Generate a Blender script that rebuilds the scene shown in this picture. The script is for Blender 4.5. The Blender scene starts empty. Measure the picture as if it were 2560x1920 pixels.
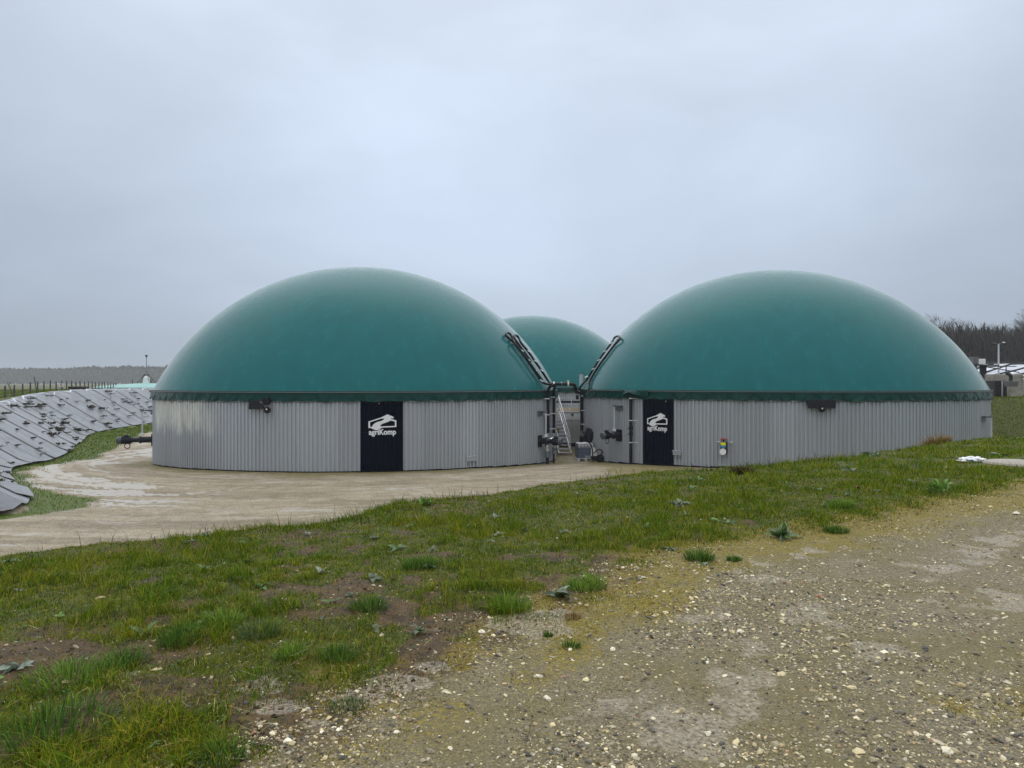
import bpy, bmesh, math, random
import numpy as np
from mathutils import Vector, Matrix, noise as mnoise
from mathutils.geometry import tessellate_polygon

random.seed(11)
rng = np.random.default_rng(11)
sc = bpy.context.scene
COL = sc.collection
PI = math.pi
R_ = math.radians

# ------------------------------------------------------------------ camera
EYE = 1.6
FPX = 1776.0           # focal length in pixels of a 2560 px wide frame
HOR = 958.0
cam = bpy.data.cameras.new('camera')
cam.sensor_width = 36.0
cam.lens = FPX / 2560 * 36.0
cam.shift_y = -2.0 / 2560
cam.clip_start = 0.1
cam.clip_end = 6000
camo = bpy.data.objects.new('camera', cam)
camo.location = (0, 0, EYE)
camo.rotation_euler = (R_(90), 0, 0)
COL.objects.link(camo)
sc.camera = camo

# ------------------------------------------------------------------ sky (overcast)
w = bpy.data.worlds.new('World')
sc.world = w
w.use_nodes = True
nt = w.node_tree
nt.nodes.clear()
N = nt.nodes.new
L = nt.links.new
out = N('ShaderNodeOutputWorld')
bg = N('ShaderNodeBackground')
bg.inputs['Strength'].default_value = 0.1
L(bg.outputs[0], out.inputs['Surface'])
sky = N('ShaderNodeTexSky')
sky.sky_type = 'NISHITA'
sky.sun_disc = False
sky.sun_elevation = R_(65)
sky.sun_rotation = R_(0)
sky.air_density = 1.0
sky.dust_density = 4.0
tc = N('ShaderNodeTexCoord')
sep = N('ShaderNodeSeparateXYZ')
L(tc.outputs['Generated'], sep.inputs[0])
ramp = N('ShaderNodeValToRGB')          # overcast layer: brighter towards the zenith
L(sep.outputs['Z'], ramp.inputs[0])
cr = ramp.color_ramp
cr.elements[0].position = 0.0
cr.elements[0].color = (0.495, 0.585, 0.70, 1)
cr.elements[1].position = 1.0
cr.elements[1].color = (1.50, 1.52, 1.56, 1)
for p, c in ((0.10, (0.50, 0.592, 0.72)), (0.22, (0.505, 0.592, 0.722)), (0.36, (0.555, 0.642, 0.772)), (0.5, (0.59, 0.675, 0.80))):
    e = cr.elements.new(p)
    e.color = (*c, 1)
mp = N('ShaderNodeMapping')
mp.inputs['Scale'].default_value = (1.0, 1.0, 2.4)
L(tc.outputs['Generated'], mp.inputs['Vector'])
n1 = N('ShaderNodeTexNoise')
n1.inputs['Scale'].default_value = 1.7
n1.inputs['Detail'].default_value = 5.0
n1.inputs['Roughness'].default_value = 0.5
n1.inputs['Distortion'].default_value = 0.25
L(mp.outputs[0], n1.inputs['Vector'])
mr = N('ShaderNodeMapRange')
mr.inputs['From Min'].default_value = 0.3
mr.inputs['From Max'].default_value = 0.7
mr.inputs['To Min'].default_value = 8.4
mr.inputs['To Max'].default_value = 11.3
L(n1.outputs['Fac'], mr.inputs['Value'])
vm = N('ShaderNodeVectorMath')
vm.operation = 'SCALE'
L(ramp.outputs['Color'], vm.inputs[0])
L(mr.outputs[0], vm.inputs['Scale'])
mixw = N('ShaderNodeMixRGB')
mixw.inputs[0].default_value = 0.93
L(sky.outputs[0], mixw.inputs[1])
# the cloud is a little brighter towards the veiled sun
dotn = N('ShaderNodeVectorMath')
dotn.operation = 'DOT_PRODUCT'
dotn.inputs[1].default_value = (0.0, 0.82, 0.57)
L(tc.outputs['Generated'], dotn.inputs[0])
gl = N('ShaderNodeMapRange')
gl.interpolation_type = 'SMOOTHSTEP'
gl.inputs['From Min'].default_value = 0.70
gl.inputs['From Max'].default_value = 0.98
gl.inputs['To Min'].default_value = 0.84
gl.inputs['To Max'].default_value = 1.18
L(dotn.outputs['Value'], gl.inputs['Value'])
vm2 = N('ShaderNodeVectorMath')
vm2.operation = 'SCALE'
L(vm.outputs[0], vm2.inputs[0])
L(gl.outputs[0], vm2.inputs['Scale'])
L(vm2.outputs[0], mixw.inputs[2])
L(mixw.outputs[0], bg.inputs['Color'])

# ------------------------------------------------------------------ sun (veiled by the cloud layer)
sd = bpy.data.lights.new('sun', 'SUN')
sd.energy = 1.5
sd.angle = R_(170)
sd.color = (1.0, 0.95, 0.87)
so = bpy.data.objects.new('sun', sd)
so.rotation_euler = (R_(-25), 0, 0)          # high, in front of the camera behind the cloud
COL.objects.link(so)

# ------------------------------------------------------------------ exposure
sc.view_settings.view_transform = 'Standard'
sc.view_settings.look = 'None'
sc.view_settings.exposure = 0.0
sc.view_settings.gamma = 1.0
sc.view_settings.use_curve_mapping = False
sc.render.engine = 'CYCLES'
sc.cycles.use_denoising = True
sc.cycles.max_bounces = 6
sc.cycles.diffuse_bounces = 3
sc.cycles.glossy_bounces = 3
sc.cycles.transmission_bounces = 4
sc.cycles.volume_bounces = 1
sc.cycles.transparent_max_bounces = 6

# ================================================================== helpers
def smooth01(t):
    t = np.clip(t, 0, 1)
    return t * t * (3 - 2 * t)

_perm = np.random.default_rng(5).random((256, 256))
def vnoise(x, y):
    xi = np.floor(x).astype(int)
    yi = np.floor(y).astype(int)
    fx = x - xi
    fy = y - yi
    fx = fx * fx * (3 - 2 * fx)
    fy = fy * fy * (3 - 2 * fy)
    a = _perm[xi & 255, yi & 255]
    b = _perm[(xi + 1) & 255, yi & 255]
    c = _perm[xi & 255, (yi + 1) & 255]
    d = _perm[(xi + 1) & 255, (yi + 1) & 255]
    return (a * (1 - fx) + b * fx) * (1 - fy) + (c * (1 - fx) + d * fx) * fy
def fbm(x, y, s, o=4, g=0.5):
    v = 0
    a = 1
    t = 0
    x = np.asarray(x, float) / s + 37.3
    y = np.asarray(y, float) / s + 11.7
    for i in range(o):
        v = v + a * vnoise(x, y)
        t += a
        a *= g
        x = x * 2.03 + 5.1
        y = y * 2.03 + 9.2
    return v / t

def seg_dist(x, y, poly):
    """distance to a polyline and signed side (positive on the left of its direction)"""
    best = np.full(np.shape(x), 1e9)
    side = np.zeros(np.shape(x))
    for (ax, ay), (bx, by) in zip(poly[:-1], poly[1:]):
        dx, dy = bx - ax, by - ay
        l2 = dx * dx + dy * dy
        t = np.clip(((x - ax) * dx + (y - ay) * dy) / l2, 0, 1)
        px = ax + t * dx
        py = ay + t * dy
        d = np.hypot(x - px, y - py)
        cr_ = dx * (y - ay) - dy * (x - ax)
        m = d < best
        best = np.where(m, d, best)
        side = np.where(m, np.sign(cr_), side)
    return best, side

def in_poly(x, y, poly):
    r = np.zeros(np.shape(x), bool)
    n = len(poly)
    for i in range(n):
        (ax, ay), (bx, by) = poly[i], poly[(i + 1) % n]
        c = ((ay > y) != (by > y))
        xx = (bx - ax) * (y - ay) / (by - ay + 1e-12) + ax
        r ^= c & (x < xx)
    return r

def link(o, parent=None):
    COL.objects.link(o)
    if parent is not None:
        o.parent = parent
    return o
def tag(o, label=None, cat=None, group=None, kind=None):
    if label: o['label'] = label
    if cat: o['category'] = cat
    if group: o['group'] = group
    if kind: o['kind'] = kind
    return o
def thing(name, label, cat, loc=(0, 0, 0), rz=0.0, group=None):
    o = bpy.data.objects.new(name, None)
    o.empty_display_size = 0.2
    o.location = loc
    o.rotation_euler = (0, 0, rz)
    COL.objects.link(o)
    return tag(o, label, cat, group)
def copy_tree(o, parent=None):
    c = o.copy()
    COL.objects.link(c)
    if parent is not None:
        c.parent = parent
    for ch in o.children:
        copy_tree(ch, c)
    return c

def np_mesh(name, verts, faces, material, smooth=False, cols=None):
    """verts (n,3), faces (m,k) arrays"""
    me = bpy.data.meshes.new(name)
    verts = np.ascontiguousarray(verts, np.float32)
    faces = np.ascontiguousarray(faces, np.int32)
    k = faces.shape[1]
    me.vertices.add(len(verts))
    me.vertices.foreach_set('co', verts.ravel())
    me.loops.add(faces.size)
    me.loops.foreach_set('vertex_index', faces.ravel())
    me.polygons.add(len(faces))
    me.polygons.foreach_set('loop_start', np.arange(0, faces.size, k, dtype=np.int32))
    me.polygons.foreach_set('loop_total', np.full(len(faces), k, np.int32))
    me.polygons.foreach_set('use_smooth', np.full(len(faces), smooth, bool))
    me.update(calc_edges=True)
    if cols is not None:
        a = me.color_attributes.new('Col', 'FLOAT_COLOR', 'POINT')
        c4 = np.ones((len(verts), 4), np.float32)
        c4[:, :3] = cols
        a.data.foreach_set('color', c4.ravel())
    if material: me.materials.append(material)
    return me

class MB:
    """collects shapes into one mesh"""
    def __init__(s):
        s.v = []
        s.f = []
    def add(s, vs, fs):
        b = len(s.v)
        s.v += [tuple(v) for v in vs]
        s.f += [tuple(b + i for i in f) for f in fs]
    def box(s, c, d, m=None):
        x, y, z = d[0] / 2, d[1] / 2, d[2] / 2
        vs = [Vector(p) for p in ((-x, -y, -z), (x, -y, -z), (x, y, -z), (-x, y, -z), (-x, -y, z), (x, -y, z), (x, y, z), (-x, y, z))]
        if m is not None:
            vs = [m @ v for v in vs]
        vs = [v + Vector(c) for v in vs]
        s.add(vs, ((0, 3, 2, 1), (4, 5, 6, 7), (0, 1, 5, 4), (1, 2, 6, 5), (2, 3, 7, 6), (3, 0, 4, 7)))
    def bar(s, a, b, wd, hd):
        a = Vector(a)
        b = Vector(b)
        d = b - a
        q = d.to_track_quat('X', 'Z').to_matrix()
        s.box((a + b) / 2, (d.length, wd, hd), q)
    def tube(s, path, r, seg=10, cap=True, radii=None):
        path = [Vector(p) for p in path]
        n = len(path)
        rings = []
        prev = None
        for i, p in enumerate(path):
            t = (path[min(i + 1, n - 1)] - path[max(i - 1, 0)])
            if t.length < 1e-9: t = Vector((0, 0, 1))
            t.normalize()
            if prev is None:
                u = t.orthogonal().normalized()
            else:
                u = prev - t * prev.dot(t)
                if u.length < 1e-6: u = t.orthogonal()
                u.normalize()
            prev = u
            v = t.cross(u)
            rr = radii[i] if radii else r
            rings.append([p + (u * math.cos(2 * PI * k / seg) + v * math.sin(2 * PI * k / seg)) * rr for k in range(seg)])
        vs = [q for ring in rings for q in ring]
        fs = []
        for i in range(n - 1):
            for k in range(seg):
                a = i * seg + k
                b = i * seg + (k + 1) % seg
                fs.append((a, b, b + seg, a + seg))
        if cap:
            fs.append(tuple(reversed(range(seg))))
            fs.append(tuple((n - 1) * seg + k for k in range(seg)))
        s.add(vs, fs)
    def build(s, name, material, parent=None, smooth=False, world=False, bevel=0.0):
        me = bpy.data.meshes.new(name)
        vs = s.v
        if world and parent is not None:
            off = Vector((0, 0, 0))
            p = parent
            while p is not None:
                off += p.location
                p = p.parent
            vs = [(v[0] - off.x, v[1] - off.y, v[2] - off.z) for v in vs]
        me.from_pydata(vs, [], s.f)
        me.update()
        if smooth:
            me.polygons.foreach_set('use_smooth', [True] * len(me.polygons))
            try:
                me.set_sharp_from_angle(angle=R_(40))
            except Exception:
                pass
        me.materials.append(material)
        o = bpy.data.objects.new(name, me)
        link(o, parent)
        if bevel:
            b = o.modifiers.new('bevel', 'BEVEL')
            b.width = bevel
            b.segments = 2
            b.limit_method = 'ANGLE'
        return o

def arc_pts(fn, n):
    return [fn(i / (n - 1)) for i in range(n)]
def spline(pts, n=6):
    """Catmull-Rom through 3-D points"""
    P = [Vector(p) for p in pts]
    P = [P[0] * 2 - P[1]] + P + [P[-1] * 2 - P[-2]]
    o = []
    for i in range(1, len(P) - 2):
        for k in range(n):
            t = k / n
            a, b, c, d = P[i - 1], P[i], P[i + 1], P[i + 2]
            o.append(0.5 * ((2 * b) + (c - a) * t + (2 * a - 5 * b + 4 * c - d) * t * t + (3 * b - a - 3 * c + d) * t ** 3))
    o.append(P[-2])
    return o

# ------------------------------------------------------------------ materials
def nodes(name):
    m = bpy.data.materials.new(name)
    m.use_nodes = True
    t = m.node_tree
    b = t.nodes['Principled BSDF']
    return m, t, b
def mat(name, col, rough=0.6, metal=0.0, var=0.12, scale=6.0, bump=0.0, bscale=40.0, spec=0.5, coat=0.0, coord='Object', streak=None, dirt=None):
    m, t, b = nodes(name)
    n_ = t.nodes.new
    l_ = t.links.new
    tcn = n_('ShaderNodeTexCoord')
    mpn = n_('ShaderNodeMapping')
    l_(tcn.outputs[coord], mpn.inputs['Vector'])
    if streak: mpn.inputs['Scale'].default_value = streak
    ns = n_('ShaderNodeTexNoise')
    ns.inputs['Scale'].default_value = scale
    ns.inputs['Detail'].default_value = 5
    ns.inputs['Roughness'].default_value = 0.6
    l_(mpn.outputs[0], ns.inputs['Vector'])
    mx = n_('ShaderNodeMapRange')
    mx.inputs['From Min'].default_value = 0.25
    mx.inputs['From Max'].default_value = 0.75
    mx.inputs['To Min'].default_value = 1 - var
    mx.inputs['To Max'].default_value = 1 + var
    l_(ns.outputs['Fac'], mx.inputs['Value'])
    vs = n_('ShaderNodeVectorMath')
    vs.operation = 'SCALE'
    vs.inputs[0].default_value = col
    l_(mx.outputs[0], vs.inputs['Scale'])
    last = vs.outputs[0]
    if dirt:
        dcol, dsc, lo, hi = dirt
        n2 = n_('ShaderNodeTexNoise')
        n2.inputs['Scale'].default_value = dsc
        n2.inputs['Detail'].default_value = 7
        n2.inputs['Roughness'].default_value = 0.65
        l_(mpn.outputs[0], n2.inputs['Vector'])
        m2 = n_('ShaderNodeMapRange')
        m2.inputs['From Min'].default_value = lo
        m2.inputs['From Max'].default_value = hi
        l_(n2.outputs['Fac'], m2.inputs['Value'])
        mi = n_('ShaderNodeMixRGB')
        mi.inputs[2].default_value = (*dcol, 1)
        l_(m2.outputs[0], mi.inputs[0])
        l_(last, mi.inputs[1])
        last = mi.outputs[0]
    l_(last, b.inputs['Base Color'])
    rr = n_('ShaderNodeMapRange')
    rr.inputs['To Min'].default_value = max(0.02, rough - 0.12)
    rr.inputs['To Max'].default_value = min(1, rough + 0.12)
    l_(ns.outputs['Fac'], rr.inputs['Value'])
    l_(rr.outputs[0], b.inputs['Roughness'])
    b.inputs['Metallic'].default_value = metal
    b.inputs['Specular IOR Level'].default_value = spec
    b.inputs['Coat Weight'].default_value = coat
    if bump:
        nb = n_('ShaderNodeTexNoise')
        nb.inputs['Scale'].default_value = bscale
        nb.inputs['Detail'].default_value = 4
        l_(mpn.outputs[0], nb.inputs['Vector'])
        bn = n_('ShaderNodeBump')
        bn.inputs['Strength'].default_value = bump
        bn.inputs['Distance'].default_value = 0.02
        l_(nb.outputs['Fac'], bn.inputs['Height'])
        l_(bn.outputs[0], b.inputs['Normal'])
    return m

M = {}
M['membrane'] = mat('green_membrane', (0.0015, 0.118, 0.124), 0.25, var=0.12, scale=1.3, streak=(1.2, 1.2, 0.25), bump=0.03, bscale=2.0, spec=0.14)
_b = M['membrane'].node_tree.nodes['Principled BSDF']
_b.inputs['Coat Roughness'].default_value = 0.06
_b.inputs['Sheen Weight'].default_value = 0.16
_b.inputs['Sheen Roughness'].default_value = 0.11
_b.inputs['Sheen Tint'].default_value = (0.8, 0.95, 1.0, 1)
M['skirt'] = mat('green_skirt_fabric', (0.0008, 0.042, 0.036), 0.40, var=0.35, scale=2.5, bump=0.6, bscale=5.0, spec=0.18)
M['rail'] = mat('rim_rail', (0.16, 0.18, 0.18), 0.45, metal=0.3)
M['cladding'] = mat('grey_profiled_sheet', (0.37, 0.394, 0.425), 0.45, var=0.09, scale=1.1, streak=(3, 3, 0.25), spec=0.5)
M['dark_cladding'] = mat('dark_blue_sheet', (0.0006, 0.0045, 0.015), 0.7, var=0.3, scale=1.5, streak=(3, 3, 0.3), spec=0.02)
M['bitumen'] = mat('bitumen_coating', (0.012, 0.012, 0.013), 0.7)
M['logo'] = mat('white_print', (0.80, 0.81, 0.83), 0.5, var=0.04)
M['black'] = mat('black_plastic', (0.006, 0.007, 0.009), 0.42, var=0.3, scale=4, spec=0.25)
M['motor'] = mat('painted_motor', (0.010, 0.014, 0.022), 0.42, var=0.25, scale=5, spec=0.3)
M['motor_cap'] = mat('motor_cowl', (0.06, 0.08, 0.095), 0.45)
M['galv'] = mat('galvanised_steel', (0.66, 0.69, 0.72), 0.42, metal=0.25, var=0.14, scale=14)
M['galvdark'] = mat('weathered_steel', (0.20, 0.22, 0.24), 0.5, metal=0.4, var=0.2, scale=9)
M['white'] = mat('white_plastic', (0.82, 0.83, 0.82), 0.45, var=0.06, dirt=((0.35, 0.33, 0.28), 3.0, 0.62, 0.85))
M['panelwhite'] = mat('white_panel', (0.84, 0.86, 0.84), 0.5, var=0.05, dirt=((0.3, 0.29, 0.25), 1.2, 0.6, 0.9))
M['board'] = mat('pale_wood_board', (0.80, 0.65, 0.46), 0.7, var=0.12, streak=(1, 1, 8))
M['concrete'] = mat('concrete', (0.36, 0.33, 0.28), 0.8, var=0.25, scale=1.8, bump=0.3, bscale=12, dirt=((0.12, 0.105, 0.09), 1.1, 0.5, 0.75))
M['rust'] = mat('dark_machine_paint', (0.02, 0.02, 0.023), 0.6, var=0.3, dirt=((0.09, 0.07, 0.06), 2.0, 0.55, 0.8))
M['machgrey'] = mat('grey_machine_paint', (0.14, 0.14, 0.145), 0.55, var=0.2)
M['red'] = mat('red_paint', (0.42, 0.03, 0.035), 0.45)
M['yellow'] = mat('yellow_label', (0.75, 0.78, 0.03), 0.45)
M['blue'] = mat('blue_label', (0.06, 0.24, 0.42), 0.45)
M['wood'] = mat('weathered_fence_wood', (0.075, 0.055, 0.05), 0.85, var=0.3, scale=8)
M['ibcblue'] = mat('blue_grey_liquid_tank', (0.11, 0.15, 0.22), 0.35, var=0.2, scale=3)
M['teal'] = mat('pale_teal_membrane', (0.20, 0.44, 0.41), 0.45, var=0.12, scale=0.6)
M['tarpwhite'] = mat('white_silage_sheet', (0.60, 0.64, 0.72), 0.40, var=0.10, scale=0.7, bump=0.5, bscale=1.4)
M['bark'] = mat('winter_bark', (0.052, 0.046, 0.044), 0.9, var=0.25, scale=3)
M['farwood'] = mat('far_wood', (0.050, 0.050, 0.046), 0.95, var=0.2, scale=0.05)
M['olive'] = mat('olive_sack', (0.16, 0.14, 0.03), 0.8)
M['pvc'] = mat('silver_lagging', (0.72, 0.73, 0.74), 0.25, metal=0.75, var=0.08)

def attr_mat(name, rough=0.6, trans=0.0, spec=0.4, var=0.25):
    m, t, b = nodes(name)
    a = t.nodes.new('ShaderNodeAttribute')
    a.attribute_name = 'Col'
    t.links.new(a.outputs['Color'], b.inputs['Base Color'])
    b.inputs['Roughness'].default_value = rough
    b.inputs['Specular IOR Level'].default_value = spec
    if trans:
        tr = t.nodes.new('ShaderNodeBsdfTranslucent')
        t.links.new(a.outputs['Color'], tr.inputs['Color'])
        mx = t.nodes.new('ShaderNodeMixShader')
        mx.inputs[0].default_value = trans
        o = t.nodes['Material Output']
        t.links.new(b.outputs[0], mx.inputs[1])
        t.links.new(tr.outputs[0], mx.inputs[2])
        t.links.new(mx.outputs[0], o.inputs['Surface'])
    return m
M['grass'] = attr_mat('grass_blades', 0.6, 0.32, 0.08)
M['stone'] = attr_mat('wet_stones', 0.45, 0.0, 0.35)
M['soilclod'] = attr_mat('soil_crumbs', 0.85, 0.0, 0.15)
M['leaf'] = attr_mat('broad_leaves', 0.4, 0.2, 0.5)

# ================================================================== layout of the land
TL = (-9.27, 45.0)      # the three tanks: centre on plan
TR = (16.58, 46.15)
T3 = (2.01, 76.1)
RT = 12.0
RIM = EYE - 0.445
DOME_H = 7.64
GRAV = [(-9.0, -3.0), (-4.2, 0.0), (-1.75, 2.2), (-1.2, 2.95), (-0.62, 3.85), (-0.1, 4.55), (0.65, 5.35), (1.45, 6.7), (3.3, 7.65), (4.7, 8.6), (6.1, 9.6), (8.0, 11.0), (14.0, 15.3), (30.0, 26.0)]
CREST = [(-60, -18.0), (-12.0, 1.4), (-5.05, 6.95), (-4.45, 7.45), (-3.55, 8.0), (-1.95, 9.05), (-1.35, 10.5), (0.22, 11.55), (1.65, 12.8), (3.05, 14.0), (5.2, 14.75), (8.1, 16.6), (11.9, 19.9), (15.0, 22.2), (24.0, 27.6), (34, 31.0), (70, 36.0)]
TARP = [(-60.0, 8.0), (-45.0, 12.0), (-25.0, 19.4), (-17.2, 21.8), (-15.9, 23.4), (-19.3, 27.9), (-23.2, 32.2), (-25.2, 35.8), (-26.4, 38.9), (-27.7, 43.2), (-32.0, 52.0), (-38.2, 63.5), (-40.2, 71.0), (-41.8, 82.0), (-43.5, 96.0), (-44.0, 112.0)]
LEFTPOLY = TARP + [(-44, 400), (-3000, 400), (-3000, 8)]
CHALK = [(-22.0, 58.0), (-24.0, 50.0), (-25.0, 43.5), (-24.2, 38.0), (-22.0, 33.3), (-19.6, 30.2), (-16.8, 28.0), (-13.0, 26.2), (-9.5, 25.4)]

def padz(x, y):
    return -2.55 - 0.52 * smooth01((y - 32.0) / 12.0) - 0.10 * smooth01((-x - 6) / 14.0) * smooth01((34 - y) / 8.0)
def leftland(x, y):
    ridge = 0.08 + 0.70 * smooth01((y - 52.0) / 28.0)
    d = np.hypot(x + 10, y - 40)
    far = smooth01((d - 85.0) / 850.0)
    return ridge * (1 - smooth01((d - 80) / 60.0)) + (0.1 - 7.8 * far) * smooth01((d - 80) / 60.0)
def height(x, y, fine=True):
    x = np.asarray(x, float)
    y = np.asarray(y, float)
    d, sd_ = seg_dist(x, y, CREST)
    s = d * sd_                                   # positive beyond the crest
    near = -0.15 * smooth01((s + 4.0) / 4.0) - 0.60 * np.where(s > 0, (np.sqrt(s * s + 0.35) - 0.59), 0)
    near = near + 0.10 * smooth01((x - 4) / 14.0) * smooth01(-s / 3)
    near = np.maximum(near, -6)
    p = padz(x, y)
    db, _ = seg_dist(x, y, TARP)
    il = in_poly(x, y, LEFTPOLY)
    left = np.where(il, np.minimum(p + 0.66 * db, leftland(x, y)), -9)
    right = np.minimum(p + np.maximum(x - 29.0, 0) * 0.85, 0.62 + 0.006 * np.maximum(y - 50, 0))
    right = np.where(y > 26, right, -9)
    back = np.minimum(p + np.maximum(y - 96.0, 0) * 0.5, leftland(x, y))
    west = np.minimum(p + np.maximum(-46 - x, 0) * 0.3, 0.1)
    h = np.maximum.reduce([p, near, left, right, back, west])
    if fine:
        dist = np.hypot(x, y)
        g, gs = seg_dist(x, y, GRAV)
        sg = -g * gs                              # positive on the gravel side
        k = smooth01((40 - dist) / 30.0)
        onbank = smooth01(-sg / 0.5) * smooth01((2.5 - s) / 2.5)
        h = h + k * onbank * (0.09 * (fbm(x, y, 1.1, 3) - 0.5) + 0.07 * (fbm(x + 9, y, 0.28, 3) - 0.5))
        h = h + k * smooth01(sg / 0.5) * (0.05 * (fbm(x, y, 1.6, 2) - 0.5) + 0.014 * (fbm(x, y, 0.14, 3) - 0.5))
        h = h + np.where(h < -2.2, 0.08 * (fbm(x, y, 2.2, 4) - 0.5), 0)
    return h
def H(x, y):
    return float(height(np.array([x]), np.array([y]))[0])

def masks(x, y):
    """surface kinds of the ground, from its own layout"""
    d, sdn = seg_dist(x, y, CREST)
    s = d * sdn
    g, gs = seg_dist(x, y, GRAV)
    sg = -g * gs
    db, _ = seg_dist(x, y, TARP)
    il = in_poly(x, y, LEFTPOLY)
    h = height(x, y, False)
    p = padz(x, y)
    nb = fbm(x, y, 0.9, 4)
    nf = fbm(x + 50, y, 0.25, 4)
    gravel = smooth01((sg + 0.45 * (nb - 0.5) + 0.7 * (nf - 0.5) + 0.30) / 0.75)
    moss = np.exp(-((sg - 0.15) / 0.62) ** 2) * (0.45 + 0.55 * smooth01((x + 0.6) / 1.4)) + 0.75 * smooth01((x - 1.6 + 0.4 * (y - 2.9)) / 1.0) * smooth01((4.2 - y) / 0.8) * smooth01((nb - 0.42) / 0.2) * smooth01((sg - 1.5) / 1)
    moss = moss * (0.6 + 0.6 * smooth01((fbm(x + 31, y + 17, 0.35, 4, 0.6) - 0.40) / 0.2))
    moss = np.clip(moss + 0.30 * smooth01((nb - 0.5) / 0.2) * np.exp(-((sg + 0.3) / 0.7) ** 2), 0, 1)
    yard = smooth01((0.35 - (h - p)) / 0.3) * smooth01((s - 1.5) / 1.0)
    # exposed pale clay on the near verge
    clay = np.zeros_like(x)
    for cx, cy, r in ((-1.30, 3.72, 0.13), (-1.12, 3.50, 0.16), (-0.95, 3.34, 0.13), (-0.80, 3.62, 0.16), (-0.60, 3.80, 0.17), (-0.45, 4.02, 0.13), (0.08, 4.72, 0.26), (0.28, 4.95, 0.16), (2.2, 5.9, 0.6), (1.5, 5.0, 0.5), (2.9, 6.5, 0.5), (0.9, 4.3, 0.3), (3.6, 5.4, 0.6), (2.2, 4.3, 0.5)):
        clay = np.maximum(clay, np.exp(-((x - cx) ** 2 + 1.6 * (y - cy) ** 2) / (r * r)) * (1.45 if cx < 0.5 else 0.5))
    trk = (np.exp(-((sg - 1.45) / 0.38) ** 2) + np.exp(-((sg - 3.1) / 0.5) ** 2)) * smooth01((fbm(x + 90, y + 40, 1.3, 3) - 0.42) / 0.2)
    clay = np.maximum(clay, 0.55 * trk)
    clay = smooth01((clay + 1.7 * (nf - 0.5) - 0.25) / 0.7)
    # chalky tracks round the left tank
    dc, _ = seg_dist(x, y, CHALK)
    ang = np.arctan2(y - TL[1], x - TL[0])
    rho = np.hypot(x - TL[0], y - TL[1])
    st = fbm(rho * 1.9 + 0.5 * np.sin(ang * 3), ang * 6.0, 1.0, 5, 0.62)
    chalk = smooth01((1.15 - dc / 3.0) / 0.7) * smooth01((st - 0.485) / 0.11)
    ny = fbm(x * 0.8 + y * 0.1, y * 2.2, 2.2, 4)
    chalk = np.maximum(chalk * smooth01((-9 - x) / 5.0), 0.45 * smooth01((ny - 0.60) / 0.14))
    chalk = chalk * yard
    # green growth
    gr_bank = smooth01((-sg + 0.12 + 0.9 * (nf - 0.5)) / 0.5) * (s < 6)
    cover = smooth01((nb * 0.5 + nf * 0.5 - 0.345 - 0.088 * smooth01((6.6 - np.hypot(x, y)) / 2.2)) / 0.12)
    bare = np.zeros_like(x)
    for cx, cy, r in ((-2.7, 4.7, 0.55), (-2.15, 4.25, 0.40), (-1.35, 4.95, 0.35), (-0.85, 6.9, 0.4), (-1.75, 3.7, 0.35), (-2.3, 5.2, 0.3), (-0.5, 5.6, 0.3), (-2.9, 4.0, 0.4)):
        bare = np.maximum(bare, np.exp(-((x - cx) ** 2 + 2.5 * (y - cy) ** 2) / (r * r)))
    far_cover = smooth01((np.hypot(x, y) - 5.0) / 5.0)
    green = gr_bank * np.clip(cover * (1 - far_cover) + far_cover * (0.35 + 0.65 * cover) - 1.15 * bare * smooth01((nf - 0.33) / 0.25), 0, 1)
    verge_w = 1.3 + 0.12 * np.maximum(y - 36, 0) + 0.9 * np.exp(-((x + 15.2) ** 2 + (y - 25.5) ** 2) / 4.0)
    verge = np.where(~il, smooth01((verge_w - db + 1.6 * (fbm(x, y, 1.5, 3) - 0.5)) / 0.9), 0) * (x < -9)
    land = smooth01((h - p - 0.3) / 0.3) * (s > 4)
    green = np.maximum(green, np.maximum(verge * yard, land * 0.95))
    # olive growth close to the tanks
    dt = np.minimum(np.hypot(x - TL[0], y - TL[1]), np.hypot(x - TR[0], y - TR[1])) - RT
    ol = smooth01((2.6 - dt + 3.0 * (fbm(x, y, 2.0, 3) - 0.5)) / 2.2) * yard
    ol = np.maximum(ol * 0.75, yard * smooth01((x - 3.2 + 2 * (nb - 0.5)) / 2.5) * smooth01((44 - y) / 4))
    chalk = chalk * (1 - 0.8 * ol)
    rut = fbm(rho * 2.6, ang * 3.0, 1.0, 5, 0.6)
    return dict(gravel=gravel, moss=moss, yard=yard, clay=clay, chalk=chalk, green=green, olive=ol, rut=rut), s, sg, h, p, il

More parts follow.
